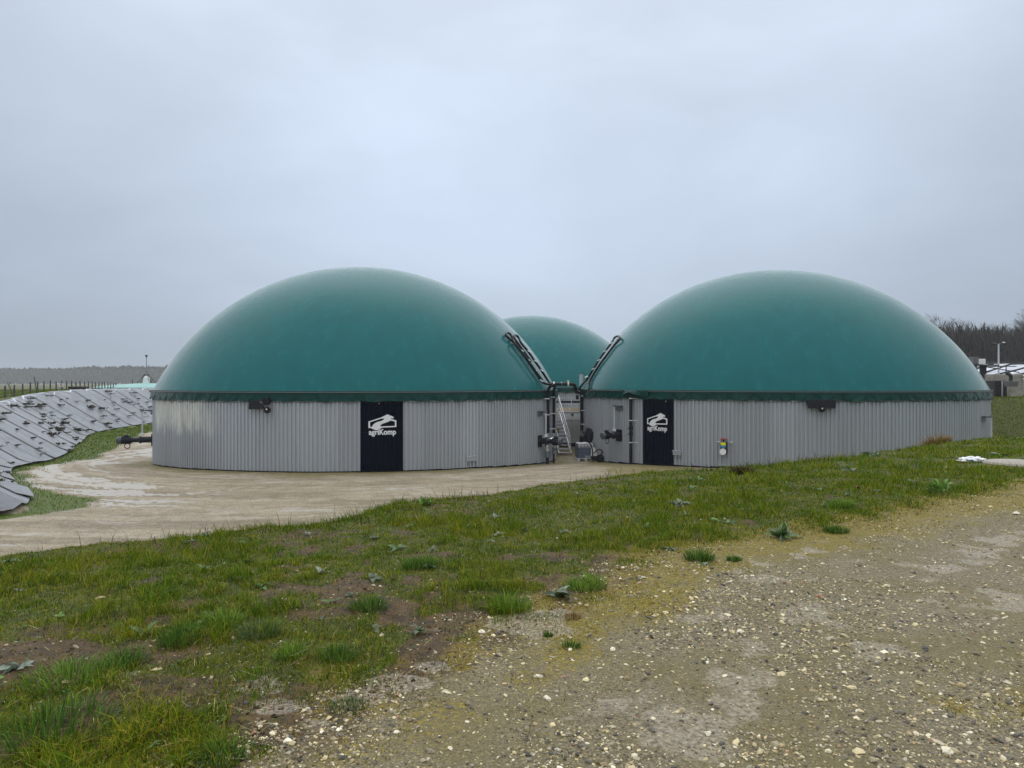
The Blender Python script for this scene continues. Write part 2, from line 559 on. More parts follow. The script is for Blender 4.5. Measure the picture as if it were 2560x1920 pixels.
# ------------------------------------------------------------------ ground material (driven by the layout attributes)
def ground_material():
    m, t, b = nodes('ground')
    n_ = t.nodes.new
    l_ = t.links.new
    geo = n_('ShaderNodeNewGeometry')
    def noise(scale, detail=6, rough=0.62, sc3=None):
        v = geo.outputs['Position']
        if sc3:
            mp_ = n_('ShaderNodeMapping')
            mp_.inputs['Scale'].default_value = sc3
            l_(v, mp_.inputs['Vector'])
            v = mp_.outputs[0]
        q = n_('ShaderNodeTexNoise')
        q.inputs['Scale'].default_value = scale
        q.inputs['Detail'].default_value = detail
        q.inputs['Roughness'].default_value = rough
        l_(v, q.inputs['Vector'])
        return q.outputs['Fac']
    def attr(n):
        a = n_('ShaderNodeAttribute')
        a.attribute_name = n
        return a.outputs['Fac']
    def rng_(v, a0, a1, b0=0.0, b1=1.0):
        q = n_('ShaderNodeMapRange')
        q.inputs['From Min'].default_value = a0
        q.inputs['From Max'].default_value = a1
        q.inputs['To Min'].default_value = b0
        q.inputs['To Max'].default_value = b1
        l_(v, q.inputs['Value'])
        return q.outputs[0]
    def mixc(f, a, c):
        q = n_('ShaderNodeMixRGB')
        if isinstance(f, float): q.inputs[0].default_value = f
        else: l_(f, q.inputs[0])
        for i, z in ((1, a), (2, c)):
            if isinstance(z, tuple): q.inputs[i].default_value = (*z, 1)
            else: l_(z, q.inputs[i])
        return q.outputs[0]
    def math_(op, a, c):
        q = n_('ShaderNodeMath')
        q.operation = op
        for i, z in ((0, a), (1, c)):
            if isinstance(z, float): q.inputs[i].default_value = z
            else: l_(z, q.inputs[i])
        return q.outputs[0]
    def soft(a, nz, amp=0.9):
        """mask edge broken up by fine noise"""
        v = math_('ADD', a, math_('MULTIPLY', math_('SUBTRACT', nz, 0.5), amp))
        return rng_(v, 0.32, 0.68)
    fine = noise(38.0)
    mid = noise(7.0)
    big = noise(1.1)
    vfine = noise(140.0, 3)
    soil = mixc(rng_(mid, 0.35, 0.65), (0.028, 0.018, 0.009), (0.125, 0.082, 0.040))
    soil = mixc(rng_(vfine, 0.52, 0.75, 0, 0.55), soil, (0.24, 0.16, 0.07))
    grav = mixc(rng_(fine, 0.3, 0.7), (0.10, 0.087, 0.054), (0.29, 0.25, 0.165))
    def pebbles(scale):
        q = n_('ShaderNodeTexVoronoi')
        q.inputs['Scale'].default_value = scale
        q.inputs['Randomness'].default_value = 1.0
        l_(geo.outputs['Position'], q.inputs['Vector'])
        sp = n_('ShaderNodeSeparateColor')
        l_(q.outputs['Color'], sp.inputs[0])
        return sp.outputs[0], sp.outputs[1], q.outputs['Distance']
    p1, p1b, d1 = pebbles(62.0)
    p2, p2b, d2 = pebbles(135.0)
    grav = mixc(rng_(p2, 0.55, 1.0, 0, 0.8), grav, (0.33, 0.285, 0.185))
    grav = mixc(rng_(p2b, 0.7, 1.0, 0, 0.7), grav, (0.055, 0.047, 0.032))
    grav = mixc(math_('MULTIPLY', rng_(p1, 0.70, 0.85), rng_(d1, 0.45, 0.30)), grav, (0.40, 0.345, 0.21))
    grav = mixc(math_('MULTIPLY', rng_(p1b, 0.78, 0.9), rng_(d1, 0.45, 0.30)), grav, (0.12, 0.105, 0.085))
    grav = mixc(rng_(big, 0.40, 0.60, 0.1, 0.6), grav, (0.155, 0.13, 0.038))
    col = mixc(soft(attr('gravel'), fine), soil, grav)
    grass = mixc(rng_(mid, 0.35, 0.65), (0.030, 0.048, 0.004), (0.095, 0.115, 0.010))
    grass = mixc(rng_(fine, 0.5, 0.75, 0, 0.5), grass, (0.19, 0.155, 0.04))
    col = mixc(math_('MULTIPLY', soft(attr('green'), mid), 0.88), col, grass)
    mossc = mixc(rng_(fine, 0.35, 0.65), (0.105, 0.085, 0.010), (0.29, 0.225, 0.022))
    col = mixc(math_('MULTIPLY', soft(attr('moss'), fine, 1.4), 0.82), col, mossc)
    clayc = mixc(rng_(fine, 0.3, 0.7), (0.30, 0.255, 0.185), (0.45, 0.40, 0.32))
    col = mixc(math_('MULTIPLY', math_('MULTIPLY', soft(attr('clay'), mid, 1.5), 0.75), rng_(fine, 0.40, 0.6, 0.2, 1.0)), col, clayc)
    yn = noise(1.3, 7, 0.62, (0.45, 1.5, 1))
    yardc = mixc(rng_(yn, 0.35, 0.65), (0.235, 0.196, 0.122), (0.395, 0.336, 0.228))
    yardc = mixc(rng_(noise(9.0), 0.48, 0.75, 0, 0.6), yardc, (0.17, 0.135, 0.09))
    yardc = mixc(rng_(noise(30.0, 4), 0.5, 0.72, 0, 0.6), yardc, (0.13, 0.105, 0.075))
    yardc = mixc(math_('MULTIPLY', rng_(attr('rut'), 0.50, 0.60, 0, 0.72), rng_(noise(2.0), 0.35, 0.6)), yardc, (0.165, 0.135, 0.095))
    yardc = mixc(math_('MULTIPLY', rng_(attr('rut'), 0.46, 0.37, 0, 0.6), rng_(noise(1.7), 0.4, 0.6)), yardc, (0.44, 0.40, 0.335))
    y1, y1b, yd = pebbles(28.0)
    yardc = mixc(rng_(y1, 0.72, 0.95, 0, 0.5), yardc, (0.46, 0.42, 0.35))
    yardc = mixc(rng_(y1b, 0.72, 0.95, 0, 0.55), yardc, (0.12, 0.10, 0.075))
    olc = mixc(rng_(noise(2.4), 0.35, 0.65), (0.13, 0.11, 0.035), (0.24, 0.20, 0.085))
    yardc = mixc(math_('MULTIPLY', soft(attr('olive'), mid, 0.7), 0.8), yardc, olc)
    ch = math_('MULTIPLY', soft(attr('chalk'), noise(2.5, 8, 0.72, (0.6, 1.6, 1)), 2.0), 0.62)
    yardc = mixc(ch, yardc, mixc(rng_(mid, 0.3, 0.7), (0.40, 0.385, 0.35), (0.58, 0.575, 0.56)))
    vy = mixc(rng_(mid, 0.35, 0.65), (0.035, 0.075, 0.008), (0.12, 0.145, 0.028))
    yardc = mixc(soft(attr('green'), noise(3.0), 0.8), yardc, vy)
    col = mixc(attr('yard'), col, yardc)
    l_(col, b.inputs['Base Color'])
    wet = math_('MAXIMUM', math_('MULTIPLY', soft(attr('clay'), mid), 0.8), math_('MULTIPLY', ch, 1.0))
    rgh = math_('SUBTRACT', rng_(mid, 0.3, 0.7, 0.55, 0.85), math_('MULTIPLY', wet, 0.32))
    l_(rgh, b.inputs['Roughness'])
    b.inputs['Specular IOR Level'].default_value = 0.22
    bn = n_('ShaderNodeBump')
    bn.inputs['Distance'].default_value = 0.03
    bn.inputs['Strength'].default_value = 0.7
    hb = math_('ADD', math_('MULTIPLY', fine, 0.7), math_('MULTIPLY', mid, 0.9))
    hb = math_('SUBTRACT', hb, math_('MULTIPLY', math_('MULTIPLY', d1, 0.55), attr('gravel')))
    l_(hb, bn.inputs['Height'])
    l_(bn.outputs[0], b.inputs['Normal'])
    return m
M['ground'] = ground_material()

# ------------------------------------------------------------------ terrain sheets (one polar grid, split by surface)
def build_ground():
    a_f = np.linspace(R_(-47), R_(47), 520)
    a_c = np.linspace(R_(47), R_(313), 72)[1:-1]
    ang = np.concatenate([a_f, a_c])
    rr = np.concatenate([[0.0], np.geomspace(0.7, 60, 420), np.geomspace(61, 1600, 90)])
    A, Rr = np.meshgrid(ang, rr)
    x = (Rr * np.sin(A)).ravel()
    y = (Rr * np.cos(A)).ravel()
    mk, s, sg, h0, p, il = masks(x, y)
    z = height(x, y)
    na, nr = len(ang), len(rr)
    i, j = np.meshgrid(np.arange(nr - 1), np.arange(na), indexing='ij')
    j2 = (j + 1) % na
    f = np.stack([i * na + j, i * na + j2, (i + 1) * na + j2, (i + 1) * na + j], -1).reshape(-1, 4)[:, ::-1]
    v = np.c_[x, y, z]
    fc = f[:, 0]
    cls = np.full(len(f), 3)
    cls[(s[fc] < 5)] = 1
    cls[(sg[fc] > 0) & (s[fc] < 1)] = 0
    cls[(mk['yard'][fc] > 0.5)] = 2
    for c, nm, lb in ((0, 'gravel_track', 'wet gravel track with mossy edges in the foreground'), (1, 'grass_bank', 'patchy grass bank between gravel track and yard'), (2, 'yard', 'pale muddy yard in front of the tanks'), (3, 'field', 'green land around the sunken yard')):
        fs = f[cls == c]
        used, inv = np.unique(fs, return_inverse=True)
        me = np_mesh(nm, v[used], inv.reshape(-1, 4), M['ground'], smooth=True)
        for k in mk:
            at = me.attributes.new(k, 'FLOAT', 'POINT')
            at.data.foreach_set('value', mk[k][used].astype(np.float32))
        o = bpy.data.objects.new(nm, me)
        link(o)
        tag(o, lb, kind='structure')
build_ground()

# ================================================================== tanks
def ray_hit(px, c, r):
    """plan point where the view column px first meets a circle (layout only)"""
    k = (px - 1280.0) / FPX
    n = math.hypot(k, 1)
    dx, dy = k / n, 1 / n
    b = dx * c[0] + dy * c[1]
    q = b * b - (c[0] ** 2 + c[1] ** 2 - r * r)
    t = b - math.sqrt(max(q, 0))
    return dx * t, dy * t
def wall_angle(px, c, r=RT):
    x, y = ray_hit(px, c, r)
    return math.atan2(y - c[1], x - c[0])

NSH = 76
DA = 2 * PI / NSH
RIB = 0.055
def sheet_mesh(name, material, jitter=0.0):
    prof = []
    ribs = 5
    for k in range(ribs):
        for u, hgt in ((0.0, 0), (0.42, 0), (0.52, RIB), (0.90, RIB)):
            prof.append(((k + u) / ribs, hgt))
    prof.append((1.0, 0.0))
    vs, fs = [], []
    for z in (0.0, -1.0):
        for u, hgt in prof:
            a = u * DA * 1.002
            r = RT + hgt + 0.004 * u
            vs.append((r * math.cos(a), r * math.sin(a), z))
    n = len(prof)
    for i in range(n - 1):
        fs.append((i, i + n, i + n + 1, i + 1))
    me = bpy.data.meshes.new(name)
    me.from_pydata(vs, [], fs)
    me.materials.append(material)
    me.update()
    return me

# left tank's cladding: streaky pale patch mixed into the grey base colour
def pale_patch_cladding(a0, a1, zt, zb):
    m, t, b = nodes('grey_sheet_with_pale_patch')
    n_ = t.nodes.new
    l_ = t.links.new
    geo = n_('ShaderNodeNewGeometry')
    sp = n_('ShaderNodeSeparateXYZ')
    sub = n_('ShaderNodeVectorMath')
    sub.operation = 'SUBTRACT'
    sub.inputs[1].default_value = (TL[0], TL[1], 0)
    l_(geo.outputs['Position'], sub.inputs[0])
    l_(sub.outputs[0], sp.inputs[0])
    at = n_('ShaderNodeMath')
    at.operation = 'ARCTAN2'
    l_(sp.outputs['Y'], at.inputs[0])
    l_(sp.outputs['X'], at.inputs[1])
    cb = n_('ShaderNodeCombineXYZ')
    sca = n_('ShaderNodeMath')
    sca.operation = 'MULTIPLY'
    sca.inputs[1].default_value = 12.0
    l_(at.outputs[0], sca.inputs[0])
    l_(sca.outputs[0], cb.inputs[0])
    zz = n_('ShaderNodeMath')
    zz.operation = 'MULTIPLY'
    zz.inputs[1].default_value = 0.28
    l_(sp.outputs['Z'], zz.inputs[0])
    l_(zz.outputs[0], cb.inputs[1])
    ns = n_('ShaderNodeTexNoise')
    ns.inputs['Scale'].default_value = 2.6
    ns.inputs['Detail'].default_value = 6
    ns.inputs['Roughness'].default_value = 0.7
    l_(cb.outputs[0], ns.inputs['Vector'])
    def mr(v, f0, f1, t0=0.0, t1=1.0):
        q = n_('ShaderNodeMapRange')
        q.interpolation_type = 'SMOOTHSTEP'
        for k_, val in zip(('From Min', 'From Max', 'To Min', 'To Max'), (f0, f1, t0, t1)):
            q.inputs[k_].default_value = val
        l_(v, q.inputs['Value'])
        return q.outputs[0]
    def mul(a, c):
        q = n_('ShaderNodeMath')
        q.operation = 'MULTIPLY'
        l_(a, q.inputs[0])
        if isinstance(c, float): q.inputs[1].default_value = c
        else: l_(c, q.inputs[1])
        return q.outputs[0]
    k = mul(mr(at.outputs[0], a0 - 0.05, a0 + 0.04), mr(at.outputs[0], a1 - 0.22, a1, 1, 0))
    nz = mul(ns.outputs['Fac'], 1.8)
    ad = n_('ShaderNodeMath')
    ad.operation = 'ADD'
    l_(sp.outputs['Z'], ad.inputs[0])
    l_(nz, ad.inputs[1])
    k = mul(k, mr(ad.outputs[0], zb + 0.55, zb + 1.25))
    k = mul(k, mr(ns.outputs['Fac'], 0.30, 0.60, 0.25, 0.9))
    base = n_('ShaderNodeTexNoise')
    base.inputs['Scale'].default_value = 1.6
    base.inputs['Detail'].default_value = 5
    l_(cb.outputs[0], base.inputs['Vector'])
    c1 = n_('ShaderNodeMixRGB')
    c1.inputs[1].default_value = (0.335, 0.36, 0.39, 1)
    c1.inputs[2].default_value = (0.405, 0.428, 0.46, 1)
    l_(base.outputs['Fac'], c1.inputs[0])
    c2 = n_('ShaderNodeMixRGB')
    c2.inputs[2].default_value = (0.74, 0.75, 0.68, 1)
    l_(k, c2.inputs[0])
    l_(c1.outputs[0], c2.inputs[1])
    l_(c2.outputs[0], b.inputs['Base Color'])
    b.inputs['Roughness'].default_value = 0.42
    return m
a_pale0 = wall_angle(392, TL)
a_pale1 = wall_angle(575, TL)
M['cladding_pale_patch'] = pale_patch_cladding(a_pale0, a_pale1, RIM, -0.75)

def sheet_tone(m):
    t = m.node_tree
    b = t.nodes['Principled BSDF']
    lk = b.inputs['Base Color'].links[0]
    src = lk.from_socket
    oi = t.nodes.new('ShaderNodeObjectInfo')
    mr_ = t.nodes.new('ShaderNodeMapRange')
    mr_.inputs['To Min'].default_value = 0.90
    mr_.inputs['To Max'].default_value = 1.08
    t.links.new(oi.outputs['Random'], mr_.inputs['Value'])
    sc_ = t.nodes.new('ShaderNodeVectorMath')
    sc_.operation = 'SCALE'
    t.links.new(src, sc_.inputs[0])
    t.links.new(mr_.outputs[0], sc_.inputs['Scale'])
    t.links.new(sc_.outputs[0], b.inputs['Base Color'])
for k_ in ('cladding', 'cladding_pale_patch', 'dark_cladding'): sheet_tone(M[k_])
ME_SHEET = sheet_mesh('cladding_sheet', M['cladding'])
ME_SHEET_L = sheet_mesh('cladding_sheet', M['cladding_pale_patch'])
ME_DARK = sheet_mesh('cladding_sheet', M['dark_cladding'])
SKIRT_H = 0.40

def skirt_mesh(a0, a1, seed):
    n = int((a1 - a0) * RT / 0.045)
    rows = 12
    u = np.linspace(a0, a1, n)
    v = np.linspace(0, 1, rows)
    U, V = np.meshgrid(u, v)
    sarc = U * RT
    Lp = 1.03
    ph = sarc / Lp + 0.15 * np.sin(sarc * 0.7 + seed)
    fr = ph - np.floor(ph)
    tri = np.abs(fr - 0.5) * 2                  # 1 at the ties, 0 between
    cell = np.floor(ph)
    rnd = (np.sin(cell * 12.9898 + seed) * 43758.5453) % 1.0
    bulge = 0.075 * V * (1 - tri ** 2) * (0.4 + 0.9 * rnd)
    # creases fanning out from each tie point at the lower hem
    angk = np.arctan2((fr - 0.5 + (rnd - .5) * .5) * Lp, (1.08 - V) * SKIRT_H + 0.06)
    crease = 0.022 * np.sin(angk * (4 + 3 * rnd) + rnd * 6) * V * (1.1 - 0.6 * tri)
    wr = 0.030 * (fbm(sarc + V * (rnd - 0.5) * 1.2, V * 0.5, 0.22, 3) - 0.5) * (0.3 + V)
    r = RT + 0.10 + bulge + crease + wr
    z = -V * SKIRT_H - 0.045 * V * (1 - tri) * rnd + 0.02 * V * tri
    vv = np.c_[(r * np.cos(U)).ravel(), (r * np.sin(U)).ravel(), z.ravel()]
    i, j = np.meshgrid(np.arange(rows - 1), np.arange(n - 1), indexing='ij')
    f = np.stack([i * n + j, (i + 1) * n + j, (i + 1) * n + j + 1, i * n + j + 1], -1).reshape(-1, 4)
    return np_mesh('skirt', vv, f, M['skirt'], smooth=True)

def ring_mesh(name, prof, a0, a1, n, material, smooth=True):
    """sweep a closed (r, z) profile round the tank"""
    k = len(prof)
    a = np.linspace(a0, a1, n)
    vs = np.array([(r * math.cos(t), r * math.sin(t), z) for t in a for r, z in prof])
    f = []
    for i in range(n - 1):
        for q in range(k):
            q2 = (q + 1) % k
            f.append((i * k + q, (i + 1) * k + q, (i + 1) * k + q2, i * k + q2))
    return np_mesh(name, vs, np.array(f), material, smooth)

def dome_mesh():
    r = (RT * RT + DOME_H ** 2) / (2 * DOME_H)
    zc = DOME_H - r
    r_edge = RT + 0.06
    am = math.acos(max(-1, -zc / r)) if zc < 0 else PI / 2
    th = np.linspace(0, math.acos(-zc / r), 56)
    n = 180
    vs, f = [(0, 0, zc + r)], []
    for t in th[1:]:
        for k in range(n):
            a = 2 * PI * k / n
            rr = r * math.sin(t) * (r_edge / RT)
            vs.append((rr * math.cos(a), rr * math.sin(a), zc + r * math.cos(t)))
    vs = np.array(vs)
    fq = []
    m = len(th) - 1
    for i in range(m - 1):
        for k in range(n):
            fq.append((1 + i * n + k, 1 + (i + 1) * n + k, 1 + (i + 1) * n + (k + 1) % n, 1 + i * n + (k + 1) % n))
    top = [(0, 1 + k, 1 + (k + 1) % n, 1 + (k + 1) % n) for k in range(n)]
    me = bpy.data.meshes.new('dome_membrane')
    me.from_pydata(vs.tolist(), [], [tuple(q) for q in fq] + [t[:3] for t in top])
    me.polygons.foreach_set('use_smooth', [True] * len(me.polygons))
    me.materials.append(M['membrane'])
    me.update()
    return me
ME_DOME = dome_mesh()

# --- printed mark and lettering
S_LOGO = 0.0008
MARK_O = [(275, 625), (990, 400), (1370, 215), (1720, 375), (1742, 410), (1702, 460), (1582, 455), (1574, 480), (1576, 505), (1700, 522), (1890, 590), (1890, 970), (1070, 995), (715, 1155), (370, 995), (275, 1015)]
MARK_H1 = [(362, 668), (1000, 465), (1175, 460), (1150, 520), (1090, 565), (1000, 605), (800, 655), (700, 695), (600, 760), (540, 820), (500, 880), (485, 935), (372, 940)]
MARK_H2 = [(1545, 585), (1800, 650), (1800, 905), (975, 922), (952, 895), (1000, 822), (1070, 780), (1150, 745), (1330, 690), (1420, 655), (1490, 622)]
def logo_parts(tank, ac, zc):
    loops = [[Vector(((x - 1082) * S_LOGO, -(y - 855) * S_LOGO, 0)) for x, y in p] for p in (MARK_O, MARK_H1, MARK_H2)]
    tris = tessellate_polygon(loops)
    flat = [v for lp in loops for v in lp]
    bm = bmesh.new()
    vv = [bm.verts.new(v) for v in flat]
    for t in tris:
        try: bm.faces.new([vv[i] for i in t])
        except ValueError: pass
    bmesh.ops.subdivide_edges(bm, edges=bm.edges, cuts=2, use_grid_fill=True)
    bmesh.ops.triangulate(bm, faces=bm.faces)
    tx = bpy.data.curves.new('lettering', 'FONT')
    tx.body = 'agriKomp'
    tx.offset = 0.034
    tx.align_x = 'CENTER'
    tx.resolution_u = 3
    to = bpy.data.objects.new('lettering_source', tx)
    COL.objects.link(to)
    dg = bpy.context.evaluated_depsgraph_get()
    tm = bpy.data.meshes.new_from_object(to.evaluated_get(dg))
    bpy.data.objects.remove(to)
    xs = [v.co.x for v in tm.vertices]
    w_ = max(xs) - min(xs)
    cx = (max(xs) + min(xs)) / 2
    k = 1570 * S_LOGO / w_
    bm2 = bmesh.new()
    bm2.from_mesh(tm)
    for v in bm2.verts:
        v.co = Vector(((v.co.x - cx) * k, v.co.y * k * 1.12 - (1400 - 855) * S_LOGO, 0))
    bmesh.ops.triangulate(bm2, faces=bm2.faces)
    for b_, nm in ((bm, 'printed_mark'), (bm2, 'lettering')):
        for v in b_.verts:
            a = ac + v.co.x / RT
            r = RT + RIB + 0.012
            v.co = Vector((r * math.cos(a), r * math.sin(a), zc + v.co.y))
        bmesh.ops.recalc_face_normals(b_, faces=b_.faces)
        me = bpy.data.meshes.new(nm)
        b_.to_mesh(me)
        b_.free()
        me.materials.append(M['logo'])
        o = bpy.data.objects.new(nm, me)
        link(o, tank)

def make_tank(center, label, a0, a1, dark=None, sheet=ME_SHEET, seed=0, phase=0.0, hooks=True):
    """a0..a1: the wall sector that can be seen and is clad in single sheets"""
    cx, cy = center
    t = thing('biogas_tank', label, 'tank', (cx, cy, RIM), group='domed biogas tanks')
    ab = np.linspace(0, 2 * PI, 145)
    prof = [(RT - 0.05, -0.02), (RT - 0.05, -5.4), (RT - 0.25, -5.4), (RT - 0.25, -0.02)]
    o = bpy.data.objects.new('wall', ring_mesh('wall', prof, 0, 2 * PI, 145, M['bitumen']))
    link(o, t)
    dk = set()
    i0 = math.floor((a0 - phase) / DA)
    i1 = math.ceil((a1 - phase) / DA)
    for i in range(i0, i1):
        a = phase + i * DA
        am = a + DA / 2
        x, y = cx + 12.05 * math.cos(am), cy + 12.05 * math.sin(am)
        zb = max(H(cx + 12.1 * math.cos(a), cy + 12.1 * math.sin(a)), H(cx + 12.1 * math.cos(a + DA), cy + 12.1 * math.sin(a + DA)))
        zb = zb + 0.05
        isd = dark is not None and dark[0] - 1e-3 < am < dark[1] + 1e-3
        spans = [(-0.03, zb - RIM)]
        if isd:
            spans = [(-0.03, -1.86), (-1.875, zb - RIM)]
        for zt, zl in spans:
            s = bpy.data.objects.new('cladding_sheet', ME_DARK if isd else sheet)
            s.location = (0, 0, zt)
            s.rotation_euler = (0, 0, a)
            s.scale = (1, 1, zt - zl)
            link(s, t)
            if isd: s['label'] = 'dark navy profiled sheet'
    link(bpy.data.objects.new('dome_membrane', ME_DOME), t)
    rail = ring_mesh('rim_rail', [(RT + 0.02, 0.035), (RT + 0.14, 0.035), (RT + 0.14, 0.0), (RT + 0.02, 0.0)], 0, 2 * PI, 181, M['rail'])
    link(bpy.data.objects.new('rim_rail', rail), t)
    cl = ring_mesh('clamp_strip', [(RT + 0.05, 0.075), (RT + 0.10, 0.075), (RT + 0.10, 0.036), (RT + 0.05, 0.036)], 0, 2 * PI, 181, M['bitumen'])
    link(bpy.data.objects.new('clamp_strip', cl), t)
    link(bpy.data.objects.new('skirt', skirt_mesh(a0, a1, seed)), t)
    if hooks:
        rp = MB()
        pts = []
        Lp = 1.03
        n = int((a1 - a0) * RT / (Lp / 4))
        for k in range(n + 1):
            a = a0 + (a1 - a0) * k / n
            z = -SKIRT_H - 0.03 - 0.075 * (0.5 - 0.5 * math.cos(2 * PI * a * RT / Lp + seed)) * (0.6 + 0.5 * math.sin(k * 1.7))
            r = RT + 0.07
            pts.append((r * math.cos(a), r * math.sin(a), z))
        rp.tube(pts, 0.008, 3, False)
        rp.build('tie_cord', M['bitumen'], t)
        hb = MB()
        hb.box((RT + 0.065, 0, 0), (0.05, 0.035, 0.03))
        hm = hb.build('hook', M['white'], t)
        hm.location = (0, 0, -SKIRT_H - 0.11)
        hm.rotation_euler = (0, 0, a0 + 0.03)
        nh = int((a1 - a0) * RT / 2.06)
        for k in range(1, nh):
            c = hm.copy()
            c.rotation_euler = (0, 0, a0 + 0.03 + k * 2.06 / RT)
            link(c, t)
    return t

# dark panels: edges on plan
dl0 = wall_angle(901, TL)
dr0 = wall_angle(1607.5, TR)
tank_l = make_tank(TL, 'green domed biogas tank nearest the tarp bank, pale patch on its grey wall', R_(-205), R_(25), (dl0, dl0 + 2 * DA), ME_SHEET_L, 1.3, dl0)
tank_r = make_tank(TR, 'green domed biogas tank with black downpipe beside its dark logo panel', R_(-205), R_(25), (dr0, dr0 + 2 * DA), ME_SHEET, 4.1, dr0)
tank_b = make_tank(T3, 'green domed biogas tank standing behind the gap between the two front tanks', R_(-150), R_(-30), None, ME_SHEET, 2.2, 0.0, hooks=False)
logo_parts(tank_l, dl0 + DA * 1.02, 0.02 + EYE - RIM - (1065 - HOR) / FPX * 33.1)
logo_parts(tank_r, dr0 + DA * 1.00, EYE - RIM - (1056 - HOR) / FPX * 37.9)

def on_wall(tank_c, px, r=RT):
    x, y = ray_hit(px, tank_c, r)
    return x, y, math.atan2(y - tank_c[1], x - tank_c[0])
def zat(y_px, dist):
    return EYE - (y_px - HOR) / FPX * dist

# --- hatch frames low on the walls
def wall_patch(tank, c, px, ypx, wd, hg, name, feet=True, mat_=None):
    x, y, a = on_wall(c, px, RT + RIB)
    z = zat(ypx, y) - RIM
    mb = MB()
    rot = Matrix.Rotation(a, 3, 'Z')
    cen = Vector(((RT + RIB + 0.02) * math.cos(a), (RT + RIB + 0.02) * math.sin(a), z))
    mb.box(cen, (0.05, wd, hg), rot)
    mb.box(cen + rot @ Vector((0.03, 0, hg / 2 - 0.03)), (0.05, wd + 0.05, 0.05), rot)
    mb.box(cen + rot @ Vector((0.03, 0, -0.02)), (0.03, wd * 0.6, 0.03), rot)
    o = mb.build(name, mat_ or M['cladding'], tank, bevel=0.006)
    if feet:
        for u in (-0.36, 0.0, 0.36):
            f = MB()
            f.box(cen + rot @ Vector((-0.005, u * wd, -hg / 2 - 0.11)), (0.035, 0.05, 0.2), rot)
            f.build('fixing', M['galvdark'], o)
wall_patch(tank_l, TL, 1179, 1146, 0.62, 0.26, 'inspection_hatch')
wall_patch(tank_r, TR, 1693, 1132, 0.46, 0.24, 'inspection_hatch')
wall_patch(tank_r, TR, 1817, 1163, 0.80, 0.05, 'inspection_hatch', True)

# --- black membrane boxes under the rim (pressure relief flaps with a pulley)
def relief_flap(c, px, w1, label, full):
    x, y, a = on_wall(c, px, RT + 0.05)
    z = RIM - SKIRT_H
    t = thing('relief_flap', label, 'flap', (x, y, z), a + PI / 2, 'black flaps under the dome rims')
    # local frame: x along the wall, -y outwards
    mb = MB()
    if full:
        vs = [(-0.70, -0.13, 0.05), (0.70, -0.13, 0.05), (0.66, -0.2, -0.36), (-0.58, -0.2, -0.36)]
    else:
        vs = [(-0.48, -0.13, 0.05), (0.08, -0.13, 0.05), (0.34, -0.2, -0.34), (-0.47, -0.2, -0.38)]
    back = [(q[0], q[1] + 0.06, q[2]) for q in vs]
    mb.add(vs + back, ((0, 1, 2, 3), (7, 6, 5, 4), (0, 4, 5, 1), (1, 5, 6, 2), (2, 6, 7, 3), (3, 7, 4, 0)))
    mb.build('rubber_flap', M['black'], t, bevel=0.01)
    pu = MB()
    cx = 0.02 if full else 0.52
    pu.tube([(cx, -0.30, -0.40), (cx, -0.18, -0.40)], 0.15, 14)
    pu.build('pulley', M['black'], t, True)
    hb = MB()
    hb.tube([(cx, -0.325, -0.36), (cx, -0.29, -0.36)], 0.035, 10)
    hb.build('pulley_bolt', M['white'], t, True)
    if not full:
        st = MB()
        st.bar((0.1, -0.16, -0.02), (0.62, -0.2, -0.26), 0.03, 0.05)
        st.bar((0.62, -0.2, -0.26), (0.62, -0.2, -0.5), 0.03, 0.04)
        st.build('lever', M['galvdark'], t)
        dr = MB()
        dr.tube([(0.45, -0.28, 0.0), (0.45, -0.1, 0.0)], 0.17, 16)
        dr.build('counterweight', M['black'], t, True)
relief_flap(TL, 650, 1, 'black rubber relief flap under the rim of the pale patched tank', False)
relief_flap(TR, 2050, 1, 'wide black rubber relief flap under the rim of the right tank', True)

